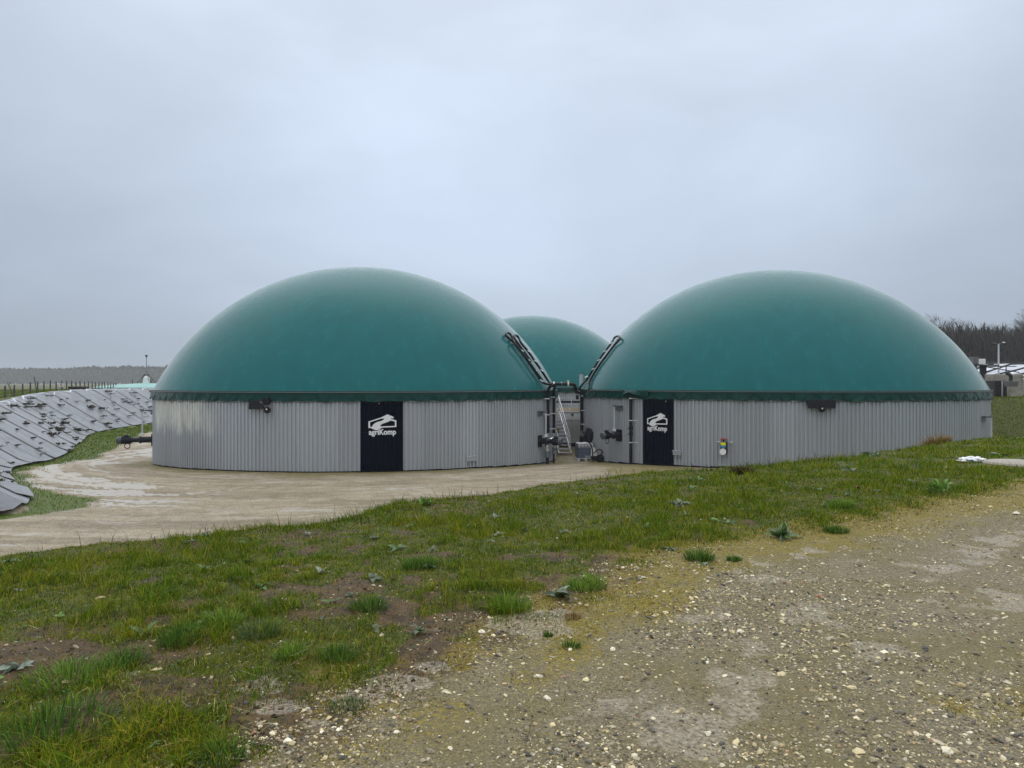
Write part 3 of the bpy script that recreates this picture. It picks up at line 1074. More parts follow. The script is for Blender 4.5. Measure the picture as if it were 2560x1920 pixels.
# --- side-entry mixers: local x points out from the wall
def make_mixer(c, ang, z, label, swing=0.0, k=1.0):
    x, y = c[0] + (RT + RIB) * math.cos(ang), c[1] + (RT + RIB) * math.sin(ang)
    t = thing('tank_mixer', label, 'mixer', (x, y, z), ang + swing, 'motor driven mixers on the tank walls')
    t.scale = (k, 1, 1)
    mb = MB()
    mb.box((0.03, 0, -0.02), (0.06, 0.52, 0.66))
    mb.build('mounting_plate', M['black'], t, bevel=0.01)
    mb = MB()
    mb.tube([(0.05, 0, 0), (0.62, 0, 0)], 0.17, 18)
    mb.tube([(0.58, 0, 0), (0.66, 0, 0)], 0.215, 18)
    mb.build('housing', M['motor'], t, True)
    mb = MB()
    mb.tube([(0.66, 0, 0), (0.72, 0, 0), (0.98, 0, 0), (1.08, 0, 0)], 0.1, 16, True, [0.19, 0.145, 0.125, 0.16])
    mb.build('neck', M['motor'], t, True)
    mo = MB()
    mo.tube([(1.08, 0, 0), (1.62, 0, 0)], 0.195, 20)
    for k in range(18):
        a = 2 * PI * k / 18
        mo.box((1.36, 0.2 * math.cos(a), 0.2 * math.sin(a)), (0.46, 0.012, 0.03), Matrix.Rotation(a, 3, 'X') @ Matrix.Rotation(PI / 2, 3, 'X'))
    m_ = mo.build('motor', M['motor'], t, True)
    mb = MB()
    mb.tube([(1.62, 0, 0), (1.80, 0, 0), (1.86, 0, 0)], 0.21, 20, True, [0.21, 0.21, 0.17])
    mb.build('fan_cowl', M['motor_cap'], m_, True)
    mb = MB()
    mb.box((1.35, 0, 0.24), (0.24, 0.18, 0.10))
    mb.build('terminal_box', M['motor'], m_, bevel=0.01)
    mb = MB()
    mb.tube([(1.30 + 0.14 * math.cos(a_), 0.02, -0.32 + 0.14 * math.sin(a_)) for a_ in np.linspace(1.2, 1.2 + 2 * PI, 22)], 0.024, 8)
    mb.build('cable_loop', M['black'], t, True)
    mb = MB()
    mb.box((0.53, 0, 0.96), (0.075, 0.075, 1.28))
    mb.build('hoist_post', M['galv'], t)
    mb = MB()
    mb.box((0.53, 0, 0.30), (0.17, 0.2, 0.13))
    mb.build('post_collar', M['white'], t, bevel=0.01)
    mb = MB()
    mb.box((0.30, 0, 1.62), (0.62, 0.10, 0.07))
    mb.box((0.05, 0, 1.52), (0.06, 0.7, 0.24))
    mb.box((0.16, 0.0, 1.66), (0.26, 0.74, 0.03))
    mb.box((0.52, 0.0, 1.66), (0.14, 0.20, 0.12))
    mb.build('hoist_bracket', M['galvdark'], t, bevel=0.006)
    return t
am1 = wall_angle(1347, TL)
make_mixer(TL, am1, zat(1090, 43.3), 'dark motor driven mixer on the left tank beside the staircase', k=0.72)
am2 = wall_angle(1550, TR)
make_mixer(TR, am2, zat(1083, 41.6), 'dark motor driven mixer on the right tank left of the downpipe', k=0.66)
thl = math.atan2(TL[0], TL[1]) - math.asin(RT / math.hypot(*TL))
make_mixer(TL, PI - thl - 0.02, zat(1096, 40.5), 'dark mixer sticking out of the far left tank edge towards the tarp bank', k=0.95)
thr = math.atan2(TR[0], TR[1]) + math.asin(RT / math.hypot(*TR))
make_mixer(TR, -thr - 0.24, zat(1112, 39.0), 'half hidden mixer at the right edge of the right tank', 0.0, 0.7)

# --- black downpipe on the right tank
x, y, a = on_wall(TR, 1577, RT + 0.22)
t = thing('downpipe', 'black vertical pipe with steel clamps left of the right dark panel', 'pipe', (x, y, H(x, y)))
zb = H(x, y)
mb = MB()
mb.tube([(x, y, zb - 0.02), (x, y, RIM - 0.25), (x + 0.0, y + 0.06, RIM - 0.13), (x + 0.02, y + 0.2, RIM - 0.08)], 0.085, 12)
mb.build('pipe', M['black'], t, True, True)
wx, wy = TR[0] + (RT + RIB) * math.cos(a + 0.03), TR[1] + (RT + RIB) * math.sin(a + 0.03)
for zc in (zat(996, y), zat(1051, y), zat(1106, y)):
    mb = MB()
    mb.tube([(x, y, zc - 0.03), (x, y, zc + 0.03)], 0.105, 14)
    mb.bar((x + 0.03, y, zc), (wx + 0.1, wy, zc), 0.03, 0.04)
    mb.build('pipe_clamp', M['galv'], t, world=True)
for zc in (zat(1070, y), zat(1084, y)):
    mb = MB()
    mb.tube([(x, y, zc - 0.06), (x, y, zc + 0.06)], 0.115, 14)
    mb.bar((x - 0.05, y - 0.05, zc), (x - 0.2, y - 0.1, zc - 0.06), 0.03, 0.03)
    mb.build('valve', M['black'], t, world=True)
fl = MB()
rows = []
nu, nv = 15, 6
vs = []
for j in range(nv):
    for i in range(nu):
        u = i / (nu - 1) - 0.35
        v = j / (nv - 1)
        lift = max(0, 1 - abs(u / 0.45)) ** 1.3
        aa = a + u * 1.9 / RT
        r = RT + 0.16 + 0.05 + lift * 0.30 * v + 0.03 * math.sin(u * 30 + v * 3)
        vs.append((TR[0] + r * math.cos(aa), TR[1] + r * math.sin(aa), RIM + 0.06 - v * (0.36 - 0.24 * lift) + 0.02 * math.sin(u * 22)))
fs = [(j * nu + i, j * nu + i + 1, (j + 1) * nu + i + 1, (j + 1) * nu + i) for j in range(nv - 1) for i in range(nu - 1)]
fl.add(vs, fs)
fo = fl.build('skirt_flap', M['skirt'], tank_r, True, True)
fo.modifiers.new('thickness', 'SOLIDIFY').thickness = 0.012

# --- sampling valve on the right tank
x, y, a = on_wall(TR, 1811, RT + RIB)
zv = zat(1118, y)
t = thing('sampling_valve', 'red handled valve with yellow and blue labels on the right tank', 'valve', (x, y, zv), a + PI / 2)
mb = MB(); mb.tube([(0, -0.02, -0.20), (0, -0.30, -0.20)], 0.17, 20); mb.build('valve_flange', M['black'], t, True)
mb = MB(); mb.tube([(0, -0.30, -0.20), (0, -0.35, -0.20)], 0.165, 10); mb.build('end_cap', M['white'], t, True)
mb = MB(); mb.box((0, -0.17, 0.09), (0.30, 0.20, 0.34)); mb.build('valve_body', M['black'], t, bevel=0.015)
mb = MB(); mb.box((0, -0.28, 0.19), (0.25, 0.012, 0.15)); mb.build('warning_label', M['yellow'], t)
mb = MB(); mb.box((0, -0.28, 0.05), (0.25, 0.012, 0.11)); mb.build('warning_label', M['blue'], t)
mb = MB(); mb.tube([(0, -0.15, 0.26), (0, -0.15, 0.40)], 0.035, 10); mb.build('spindle', M['black'], t, True)
mb = MB()
mb.tube([(0.15 * math.cos(q), -0.15 + 0.15 * math.sin(q), 0.42) for q in np.linspace(0, 2 * PI, 24)], 0.022, 8)
mb.bar((-0.15, -0.15, 0.42), (0.15, -0.15, 0.42), 0.03, 0.03)
mb.bar((0, -0.30, 0.42), (0, 0.0, 0.42), 0.03, 0.03)
mb.build('hand_wheel', M['red'], t, True)
for sx in (-0.27, 0.36):
    mb = MB(); mb.box((sx, -0.05, 0.27), (0.11, 0.05, 0.05)); mb.build('bracket', M['white'], t)

# ================================================================== the gap between the front tanks
def PX(px, yp, d):
    return ((px - 1280) / FPX * d, d, EYE - (yp - HOR) / FPX * d)
def C1(u, v, d):                                    # detail-crop coordinates
    return PX(1240 + u * 0.2411, 780 + v * 0.2411, d)

R_SPH = (RT * RT + DOME_H ** 2) / (2 * DOME_H) * (RT + 0.06) / RT
def C1d(u, v, tank, lift=0.16):
    """point lying on a dome (or at its edge)"""
    px, yp = 1240 + u * 0.2411, 780 + v * 0.2411
    d = Vector(((px - 1280) / FPX, 1.0, -(yp - HOR) / FPX))
    c = Vector((tank[0], tank[1], RIM + DOME_H - R_SPH - EYE))
    b = d.dot(c) / d.dot(d)
    q = b * b - (c.dot(c) - (R_SPH + lift) ** 2) / d.dot(d)
    tt = b - math.sqrt(q) if q > 0 else b
    return (d.x * tt, d.y * tt, EYE + d.z * tt)
gp = thing('gas_pipework', 'black looped gas pipes rising over the domes above the staircase', 'pipes', PX(1385, 1120, 43.4))
def gpipe(pts, r=0.085, n=6, name='pipe', m='black'):
    mb = MB()
    mb.tube(spline(pts, n), r, 12)
    return mb.build(name, M[m], gp, True, True)
dz = ray_hit(1370, TL, RT + 0.3)[1]
# double hose up the left dome (two loops)
gpipe([C1(540, 1255, dz), C1(540, 1000, dz), C1(541, 840, dz), C1(552, 785, dz), C1(590, 762, dz), C1(610, 757, dz)], n=5)
dq = ray_hit(1385, TL, RT + 0.3)[1]
gpipe([C1(600, 1255, dq), C1(600, 1000, dq), C1(600, 830, dq), C1(606, 780, dq - .1), C1(620, 755, dz)], n=5)
gpipe([C1(575, 752, dz + .05), C1(520, 745, dz - .2)] + [C1d(u, v, TL) for u, v in ((474, 716), (400, 610), (330, 505), (262, 410), (190, 320), (128, 266), (103, 238), (116, 216), (143, 226), (172, 270))] + [C1d(u, v, TL, .3) for u, v in ((200, 330), (270, 420), (340, 515), (415, 620), (478, 708))], r=0.068)
gpipe([C1(575, 745, dz + .3)] + [C1d(u, v, TL, .25) for u, v in ((540, 712), (470, 605), (400, 505), (330, 405), (262, 322), (236, 268), (208, 242), (186, 250), (194, 280))] + [C1d(u, v, TL, .12) for u, v in ((238, 340), (300, 425), (365, 515))], r=0.068)
# crossing pipe with valve
gpipe([C1(560, 752, dz + .05), C1(620, 748, dz + .1), C1(700, 748, dz + .3), C1(780, 748, dz + .5), C1(815, 760, dz + .6), C1(822, 800, dz + .7), C1(835, 828, dz + .8), C1(868, 835, dz + 1.0)], r=0.10)
for u, m in ((600, 'galv'), (678, 'galvdark'), (748, 'board')):
    mb = MB()
    p = Vector(C1(u, 748, dz + .1 + (u - 600) * .0022))
    mb.tube([p - Vector((0.04, 0, 0)), p + Vector((0.04, 0, 0))], 0.135, 14)
    mb.build('pipe_flange', M[m], gp, True, True)
mb = MB(); p = Vector(C1(748, 715, dz + .4)); mb.box(p, (0.12, 0.08, 0.08)); mb.build('valve_handle', M['galv'], gp, world=True)
mb = MB(); p = Vector(C1(842, 882, dz + .9)); mb.tube([p - Vector((0.08, 0, 0)), p + Vector((0.08, 0, 0))], 0.14, 14); mb.build('condensate_trap', M['black'], gp, True, True)
# right hand riser and loop
dr = 44.9
gpipe([C1(890, 1300, dr), C1(890, 1050, dr), C1(890, 860, dr), C1(888, 800, dr)], r=0.10)
gpipe([C1(868, 815, dr), C1(872, 785, dr), C1(900, 745, dr)] + [C1d(u, v, TR) for u, v in ((945, 695), (1010, 590), (1070, 495), (1130, 410), (1195, 325), (1225, 272), (1258, 250), (1282, 262), (1278, 288))] + [C1d(u, v, TR, .12) for u, v in ((1225, 345), (1160, 430), (1095, 515), (1035, 605), (985, 690), (963, 750), (962, 800))], r=0.068)
for (u, v) in ((270, 400), (338, 495), (405, 600), (470, 712), (340, 408), (408, 508), (474, 606)):
    mb = MB(); p = Vector(C1d(u, v, TL, .32)); mb.tube([p + Vector((-0.08, 0, 0.05)), p + Vector((0.1, 0, -0.06))], 0.032, 8); mb.build('hose_clip', M['galv'], gp, True, True)
for (u, v) in ((940, 676), (1008, 592), (1068, 500), (1130, 408), (1198, 325)):
    mb = MB(); p = Vector(C1d(u, v, TR, .26)); mb.tube([p + Vector((-0.1, 0, -0.04)), p + Vector((0.09, 0, 0.05))], 0.06 if u == 940 else 0.03, 8); mb.build('hose_clip', M['galv'], gp, True, True)
for (u0, u1, v, d_) in ((500, 556, 899, dz - .12), (500, 556, 1065, dz - .12), (560, 612, 884, dq - .12), (560, 612, 1052, dq - .12), (560, 612, 1210, dq - .12), (882, 932, 871, dr - .12), (882, 932, 1020, dr - .12), (882, 932, 1163, dr - .12)):
    mb = MB(); mb.bar(C1(u0, v, d_), C1(u1, v, d_), 0.10, 0.05); mb.build('pipe_clamp', M['galv'], gp, world=True)
# steel stub ducts behind
for u, v0, v1, r_, d_ in ((886, 640, 800, 0.14, 47.5), (520, 648, 760, 0.07, 46.5)):
    p0, p1 = Vector(C1(u, v1, d_)), Vector(C1(u, v0, d_))
    t = thing('vent_duct', 'pale steel vent duct standing behind the %s pipe loop' % ('right' if u > 700 else 'left'), 'duct', p0)
    mb = MB(); mb.tube([p0, p1], r_, 14); mb.build('duct', M['galv'], t, True, True)
    mb = MB(); mb.tube([p1, p1 + Vector((0, 0, 0.06))], r_ * 1.25, 14); mb.build('duct_cap', M['galvdark'], t, True, True)
    # riser down to the platform
    mb = MB(); mb.tube([p0, (p0.x, p0.y, -0.4)], r_ * 0.8, 10); mb.build('riser', M['galvdark'], t, True, True)

# --- container, platform, staircase
gz = H(3.4, 46.0)
t = thing('pump_room', 'white panelled pump room under the platform between the tanks', 'container', (3.2, 54.5, gz))
mb = MB(); mb.box((3.2, 54.6, -1.62), (4.4, 4.6, 2.35)); mb.build('wall', M['panelwhite'], t, world=True)
mb = MB(); mb.box((3.2, 54.6, -0.42), (4.6, 4.8, 0.05)); mb.build('roof', M['galvdark'], t, world=True)
for xx in (2.3, 3.35, 4.42, 5.3):
    mb = MB(); mb.box((xx, 52.285, -1.62), (0.03, 0.03, 2.3)); mb.build('panel_joint', M['galv'], t, world=True)
mb = MB(); mb.box((4.0, 52.285, -1.10), (2.4, 0.03, 0.03)); mb.build('panel_joint', M['galv'], t, world=True)
mb = MB(); mb.box((3.2, 52.42, -3.0), (4.3, 0.1, 0.5)); mb.build('plinth', M['rust'], t, world=True)

pz = zat(1032, 50.2)
t = thing('platform', 'grey steel platform with pale boards and railing behind the staircase', 'platform', (3.4, 51, pz))
mb = MB(); mb.box((3.4, 51.0, pz), (4.6, 1.6, 0.08)); mb.build('deck', M['galvdark'], t, world=True)
for k, xx in enumerate((1.6, 2.42, 3.24, 4.06, 4.88)):
    mb = MB(); mb.box((xx + 0.4, 50.22, pz + 0.22), (0.79, 0.03, 0.30)); mb.build('toe_board', M['board'], t, world=True)
for xx in (2.0, 3.3, 4.2, 5.0):
    mb = MB(); mb.box((xx, 50.18, pz + 0.52), (0.045, 0.045, 1.1)); mb.build('railing_post', M['galv'], t, world=True)
for zz in (0.62, 1.06):
    mb = MB(); mb.bar((1.6, 50.17, pz + zz), (5.4, 50.17, pz + zz), 0.04, 0.04); mb.build('railing', M['galv'], t, world=True)
for xx in (3.6, 4.3, 5.0):
    mb = MB(); mb.box((xx, 50.6, pz - 0.15), (0.12, 0.9, 0.2)); mb.build('joist', M['galvdark'], t, world=True)
for xx in (1.7, 5.3):
    mb = MB(); mb.box((xx, 51.5, (pz + gz) / 2), (0.12, 0.12, pz - gz)); mb.build('leg', M['galvdark'], t, world=True)
mb = MB(); mb.bar((1.5, 52.1, pz + 0.72), (5.4, 52.1, pz + 0.72), 0.16, 0.16); mb.build('cable_tray', M['bitumen'], t, world=True)

st = thing('steel_staircase', 'galvanised steel staircase with handrails between the two front tanks', 'stairs', (3.42, 46.0, gz))
B0 = Vector((3.43, 46.0, gz))
B1 = Vector((2.92, 49.9, pz + 0.04))
run = B1 - B0
sidev = Vector((run.y, -run.x, 0)).normalized()
for sgn in (-1, 1):
    mb = MB()
    o = sidev * 0.40 * sgn
    mb.bar(B0 + o + Vector((0, 0, 0.10)), B1 + o, 0.05, 0.20)
    mb.build('stringer', M['galv'], st, world=True)
    mb = MB()
    hr = [B0 + o + run * 0.02 + Vector((0, 0, 0.35)), B0 + o + run * 0.06 + Vector((0, 0, 1.0)), B1 + o + Vector((0, 0, 1.0)), B1 + o + run.normalized() * 0.3 + Vector((0, 0, 1.0))]
    mb.tube(hr, 0.026, 8)
    mb.tube([B0 + o + run * 0.06 + Vector((0, 0, 0.55)), B1 + o + Vector((0, 0, 0.55))], 0.02, 8)
    mb.build('handrail', M['galv'], st, True, True)
    for k in (0.06, 0.36, 0.66, 0.97):
        mb = MB()
        mb.tube([B0 + o + run * k + Vector((0, 0, 0.05)), B0 + o + run * k + Vector((0, 0, 1.0))], 0.024, 8)
        mb.build('handrail_post', M['galv'], st, True, True)
NT = 12
for k in range(NT):
    q = B0 + run * ((k + 0.7) / NT)
    mb = MB()
    mb.box(q, (0.76, 0.25, 0.035), Matrix.Rotation(math.atan2(-run.x, run.y), 3, 'Z'))
    mb.build('tread', M['galv'], st, world=True)
mb = MB(); q = B0 + run * 0.45 - sidev * 0.18 + Vector((0, -0.2, 0.30)); mb.box(q, (0.26, 0.05, 0.34)); so_ = mb.build('warning_sack', M['olive'], None, bevel=0.05)
tag(so_, 'small olive bag hanging on the left side of the staircase', 'bag')

# --- lagged elbow pipes under the left mixer
for k, (u, v, d_, lab) in enumerate(((532, 1400, ray_hit(1368, TL, RT + .4)[1], 'larger silver lagged elbow pipe under the left mixer'), (598, 1380, ray_hit(1385, TL, RT + .4)[1], 'smaller silver lagged elbow pipe next to the staircase foot'))):
    base = Vector(C1(u, 1460 if k == 0 else 1425, d_))
    t = thing('lagged_elbow', lab, 'pipe', base, group='silver elbow pipes')
    sc_ = 1.0 if k == 0 else 0.7
    mb = MB()
    pts = [base, base + Vector((0, 0, 0.34 * sc_)), base + Vector((0.03, 0.02, 0.52 * sc_)), base + Vector((0.14, 0.06, 0.68 * sc_)), base + Vector((0.32, 0.15, 0.72 * sc_)), base + Vector((0.42, 0.45, 0.72 * sc_))]
    mb.tube(spline(pts, 5), 0.145 * sc_, 16)
    mb.build('lagging', M['pvc'], t, True, True)
    mb = MB(); mb.tube([base - Vector((0, 0, 0.25)), base + Vector((0, 0, 0.1))], 0.155 * sc_, 16); mb.build('sleeve', M['galvdark'], t, True, True)
    mb = MB(); g0 = H(base.x, base.y); mb.tube([(base.x, base.y, g0 - 0.05), base], 0.085 * sc_, 14); mb.build('stub', M['motor'], t, True, True)

# --- liquid container in a cage, white board, hose cart
ix, iy = 4.42, 43.2
ig = H(ix, iy)
t = thing('liquid_container', 'caged plastic liquid container on a white pallet right of the staircase', 'container', (ix, iy, ig), 0.06)
mb = MB(); mb.box((0, 0, 0.48), (0.94, 0.94, 0.66)); mb.build('bottle', M['ibcblue'], t, bevel=0.06)
mb = MB(); mb.box((0, 0, 0.93), (0.94, 0.94, 0.23)); mb.tube([(0, 0, 1.04), (0, 0, 1.10)], 0.12, 14); mb.build('bottle_top', M['white'], t, bevel=0.05)
cage = MB()
for zz in (0.2, 0.38, 0.56, 0.74, 0.90, 1.03):
    for s_ in (-1, 1):
        cage.bar((-0.5, 0.5 * s_, zz), (0.5, 0.5 * s_, zz), 0.02, 0.02)
        cage.bar((0.5 * s_, -0.5, zz), (0.5 * s_, 0.5, zz), 0.02, 0.02)
for k in range(6):
    q = -0.5 + k * 0.2
    for s_ in (-1, 1):
        cage.bar((q, 0.5 * s_, 0.14), (q, 0.5 * s_, 1.04), 0.018, 0.018)
        cage.bar((0.5 * s_, q, 0.14), (0.5 * s_, q, 1.04), 0.018, 0.018)
cage.build('cage', M['galvdark'], t)
mb = MB()
mb.box((0, 0, 0.135), (1.04, 1.04, 0.035))
for q in (-0.45, 0.0, 0.45):
    mb.box((q, 0, 0.06), (0.12, 1.0, 0.12))
mb.build('pallet', M['white'], t)
mb = MB(); mb.box((0.1, -0.515, 0.25), (0.34, 0.015, 0.16)); mb.build('label_plate', M['cladding'], t)
bx, by = 4.80, 42.2
bgz = H(bx, by)
mb = MB()
vs = [(-0.1, 0, 0.85), (0.12, 0, 0.82), (0.26, 0.02, 0.40), (-0.02, 0, 0.03), (-0.12, 0, 0.05)]
mb.add(vs + [(v[0], v[1] + 0.03, v[2]) for v in vs], [(4, 3, 2, 1, 0), (5, 6, 7, 8, 9)] + [(i, (i + 1) % 5, (i + 1) % 5 + 5, i + 5) for i in range(5)])
o = mb.build('white_board', M['white'], None)
o.location = (bx, by, bgz)
tag(o, 'white plastic board propped against the right side of the liquid container', 'board')
t = thing('hose_cart', 'black wheeled hose cart beside the white board', 'cart', (5.0, 41.6, H(5.0, 41.6)))
mb = MB()
mb.tube([(0.15 + 0.19 * math.cos(q), -0.05, 0.23 + 0.19 * math.sin(q)) for q in np.linspace(0, 2 * PI, 26)], 0.055, 8)
mb.build('tyre', M['black'], t, True)
mb = MB(); mb.tube([(0.15, -0.10, 0.23), (0.15, 0.02, 0.23)], 0.13, 14); mb.build('wheel_rim', M['motor'], t, True)
mb = MB(); mb.box((-0.08, 0.12, 0.22), (0.55, 0.3, 0.26)); mb.build('frame', M['black'], t, bevel=0.03)
mb = MB()
mb.tube(spline([(-0.25, 0.1, 0.3), (-0.32, 0.12, 0.9), (-0.55, 0.3, 1.25), (-0.9, 0.5, 1.9)], 6), 0.035, 8)
mb.tube(spline([(0.1, 0.1, 0.3), (0.3, 0.0, 0.62), (0.05, 0.0, 0.75), (-0.2, 0.1, 0.5)], 6), 0.03, 8)
mb.build('hose', M['black'], t, True)
# round manhole on the right tank behind the cart
x, y, a = on_wall(TR, 1477, RT + RIB)
mb = MB()
zc = zat(1088, y)
n_v = Vector((math.cos(a), math.sin(a), 0))
p = Vector((x, y, zc))
mb.tube([p - n_v * 0.05, p + n_v * 0.16], 0.42, 26)
mb.tube([p + n_v * 0.15, p + n_v * 0.20], 0.47, 26)
mb.build('manhole_cover', M['motor'], tank_r, True, True)
x, y, a = on_wall(TR, 1458, RT + 0.3)
t = thing('control_valve', 'dark slurry valve with grey actuator at the foot of the right riser', 'valve', (x, y, zat(1090, y)))
p = Vector((x, y, zat(1098, y)))
mb = MB(); mb.box(p, (0.45, 0.4, 0.42)); mb.build('valve_body', M['black'], t, world=True, bevel=0.04)
mb = MB(); mb.tube([p + Vector((-0.02, 0, 0.2)), p + Vector((-0.02, 0, 0.5))], 0.16, 14); mb.build('actuator', M['galvdark'], t, True, True)
mb = MB(); mb.tube([p + Vector((0.1, 0, -0.1)), p + Vector((0.1, 0, -0.9))], 0.14, 14); mb.build('pipe', M['black'], t, True, True)

# ================================================================== sheeted bank on the left
def chaikin(p, n=2):
    for _ in range(n):
        q = [p[0]]
        for a, b in zip(p[:-1], p[1:]):
            q += [(a[0] * .75 + b[0] * .25, a[1] * .75 + b[1] * .25), (a[0] * .25 + b[0] * .75, a[1] * .25 + b[1] * .75)]
        p = q + [p[-1]]
    return p
foot = np.array(chaikin(TARP[1:], 2))
fl_ = np.r_[0, np.cumsum(np.hypot(*np.diff(foot, axis=0).T))]
def foot_at(s):
    return np.interp(s, fl_, foot[:, 0]), np.interp(s, fl_, foot[:, 1])
def foot_n(s):
    a = np.array(foot_at(s - 2.2))
    b = np.array(foot_at(s + 2.2))
    d = (b - a) / (np.linalg.norm(b - a) + 1e-9)
    return -d[1], d[0]
def tarp_material():
    m, t, b = nodes('grey_bank_sheeting')
    n_ = t.nodes.new
    l_ = t.links.new
    geo = n_('ShaderNodeNewGeometry')
    def nz(scale, det=6):
        q = n_('ShaderNodeTexNoise')
        q.inputs['Scale'].default_value = scale
        q.inputs['Detail'].default_value = det
        q.inputs['Roughness'].default_value = 0.65
        l_(geo.outputs['Position'], q.inputs['Vector'])
        return q.outputs['Fac']
    def mr(v, a0, a1, b0=0.0, b1=1.0):
        q = n_('ShaderNodeMapRange')
        for k_, val in zip(('From Min', 'From Max', 'To Min', 'To Max'), (a0, a1, b0, b1)):
            q.inputs[k_].default_value = val
        l_(v, q.inputs['Value'])
        return q.outputs[0]
    def mixc(f, a, c):
        q = n_('ShaderNodeMixRGB')
        l_(f, q.inputs[0])
        for i, z in ((1, a), (2, c)):
            if isinstance(z, tuple): q.inputs[i].default_value = (*z, 1)
            else: l_(z, q.inputs[i])
        return q.outputs[0]
    def mul(a, c):
        q = n_('ShaderNodeMath')
        q.operation = 'MULTIPLY'
        l_(a, q.inputs[0])
        l_(c, q.inputs[1])
        return q.outputs[0]
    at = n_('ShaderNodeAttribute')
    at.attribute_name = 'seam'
    c = mixc(mr(nz(0.8), 0.35, 0.65), (0.10, 0.112, 0.128), (0.185, 0.205, 0.235))
    c = mixc(mr(nz(2.2), 0.52, 0.64, 0, 0.8), c, (0.075, 0.065, 0.055))
    c = mixc(mr(nz(6.5, 3), 0.60, 0.70, 0, 0.85), c, (0.05, 0.042, 0.036))
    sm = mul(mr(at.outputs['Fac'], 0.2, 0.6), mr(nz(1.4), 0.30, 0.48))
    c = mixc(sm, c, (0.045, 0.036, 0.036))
    l_(c, b.inputs['Base Color'])
    b.inputs['Roughness'].default_value = 0.38
    b.inputs['Specular IOR Level'].default_value = 0.5
    bn = n_('ShaderNodeBump')
    bn.inputs['Strength'].default_value = 0.22
    bn.inputs['Distance'].default_value = 0.05
    l_(nz(1.7, 4), bn.inputs['Height'])
    l_(bn.outputs[0], b.inputs['Normal'])
    return m
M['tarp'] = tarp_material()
bank = thing('bank_sheeting', 'pale grey plastic sheeting laid in strips over the curved left bank', 'sheeting', (float(foot[30][0]), float(foot[30][1]), -3.0))
def bank_pt(s, v, lift=0.13):
    """v: 0 at the foot, 1 at the crown of the bank"""
    fx, fy = foot_at(s)
    nx, ny = foot_n(s)
    p = float(padz(np.array(fx), np.array(fy)))
    top = float(leftland(np.array(fx + nx * 5), np.array(fy + ny * 5)))
    wd = (top - p) / 0.66
    x, y = fx + nx * (v * wd - 0.1), fy + ny * (v * wd - 0.1)
    return float(x), float(y), float(height(np.array([x]), np.array([y]), False)[0]) + lift
S0 = 16.0
ul, nU, nV = [], 150, 10
for i in range(nU):
    for j in range(nV):
        ul.append(bank_pt(S0 + 0.4 + (fl_[-1] - 4 - S0) * i / (nU - 1), 0.02 + 1.03 * j / (nV - 1), 0.09))
mb = MB()
mb.add(ul, [(i * nV + j, i * nV + j + 1, (i + 1) * nV + j + 1, (i + 1) * nV + j) for i in range(nU - 1) for j in range(nV - 1)])
mb.build('underlay', M['tarp'], bank, True, True)
s_ = S0
k = 0
NUs, NVs = 9, 11
vcol = []
while s_ < fl_[-1] - 3:
    wd = 2.3 + 0.5 * random.random()
    vs, seam = [], []
    sh = random.uniform(-0.05, 0.05)
    for j in range(NVs):
        v = -0.02 + 1.10 * j / (NVs - 1) + (sh * 0.5 if j == 0 else 0)
        for i in range(NUs):
            u = i / (NUs - 1)
            x, y, z = bank_pt(s_ + u * (wd + 0.45), min(max(v, -0.10), 1.1))
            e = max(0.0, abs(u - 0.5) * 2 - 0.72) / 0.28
            z += 0.05 * (float(fbm(x, y + z * 2, 1.6, 2)) - 0.4) + 0.035 * (k % 2)
            vs.append((x, y, z))
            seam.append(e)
    fs = [(j * NUs + i, j * NUs + i + 1, (j + 1) * NUs + i + 1, (j + 1) * NUs + i) for j in range(NVs - 1) for i in range(NUs - 1)]
    mb = MB()
    mb.add(vs, [tuple(reversed(f)) for f in fs])
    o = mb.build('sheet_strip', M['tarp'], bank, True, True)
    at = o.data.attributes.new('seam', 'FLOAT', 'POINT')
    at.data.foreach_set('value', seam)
    # turned-over pale hem along the crown
    if s_ > 40 and k % 2 == 0:
        mb = MB()
        hp = []
        for i in range(7):
            x, y, z = bank_pt(s_ + (wd * 1.5) * i / 6, 1.02 + 0.05 * math.sin(i + k), 0.0)
            hp.append((x, y, z + 0.10))
        mb.tube(hp, 0.12, 8, True, [0.03, 0.08, 0.09, 0.07, 0.09, 0.06, 0.03])
        mb.build('rolled_hem', M['tarpwhite'], bank, True, True)
    s_ += wd
    k += 1

# ================================================================== blades, tufts, leaves
def blades(x, y, z, hgt, wid, col, lean=0.5, az=None, leanv=None):
    """three-triangle bent blades as arrays"""
    n = len(x)
    az = rng.uniform(0, 2 * PI, n) if az is None else az
    ln = (rng.uniform(0.1, 1.0, n) * lean if leanv is None else leanv) * hgt
    dx, dy = np.cos(az), np.sin(az)
    tw = az + rng.uniform(-1, 1, n) + PI / 2
    wx, wy = np.cos(tw) * wid / 2, np.sin(tw) * wid / 2
    mid = 0.55
    V = np.empty((n, 5, 3), np.float32)
    V[:, 0] = np.c_[x - wx, y - wy, z - 0.01]
    V[:, 1] = np.c_[x + wx, y + wy, z - 0.01]
    mx, my, mz = x + dx * ln * 0.35, y + dy * ln * 0.35, z + hgt * mid
    V[:, 2] = np.c_[mx - wx * 0.8, my - wy * 0.8, mz]
    V[:, 3] = np.c_[mx + wx * 0.8, my + wy * 0.8, mz]
    V[:, 4] = np.c_[x + dx * ln, y + dy * ln, z + hgt * (1 - 0.25 * np.clip(ln / hgt, 0, 1.2))]
    b = (np.arange(n) * 5)[:, None]
    F = np.concatenate([b + [0, 1, 3], b + [0, 3, 2], b + [2, 3, 4]])
    C = np.repeat(col, 5, axis=0)
    return V.reshape(-1, 3), F, C

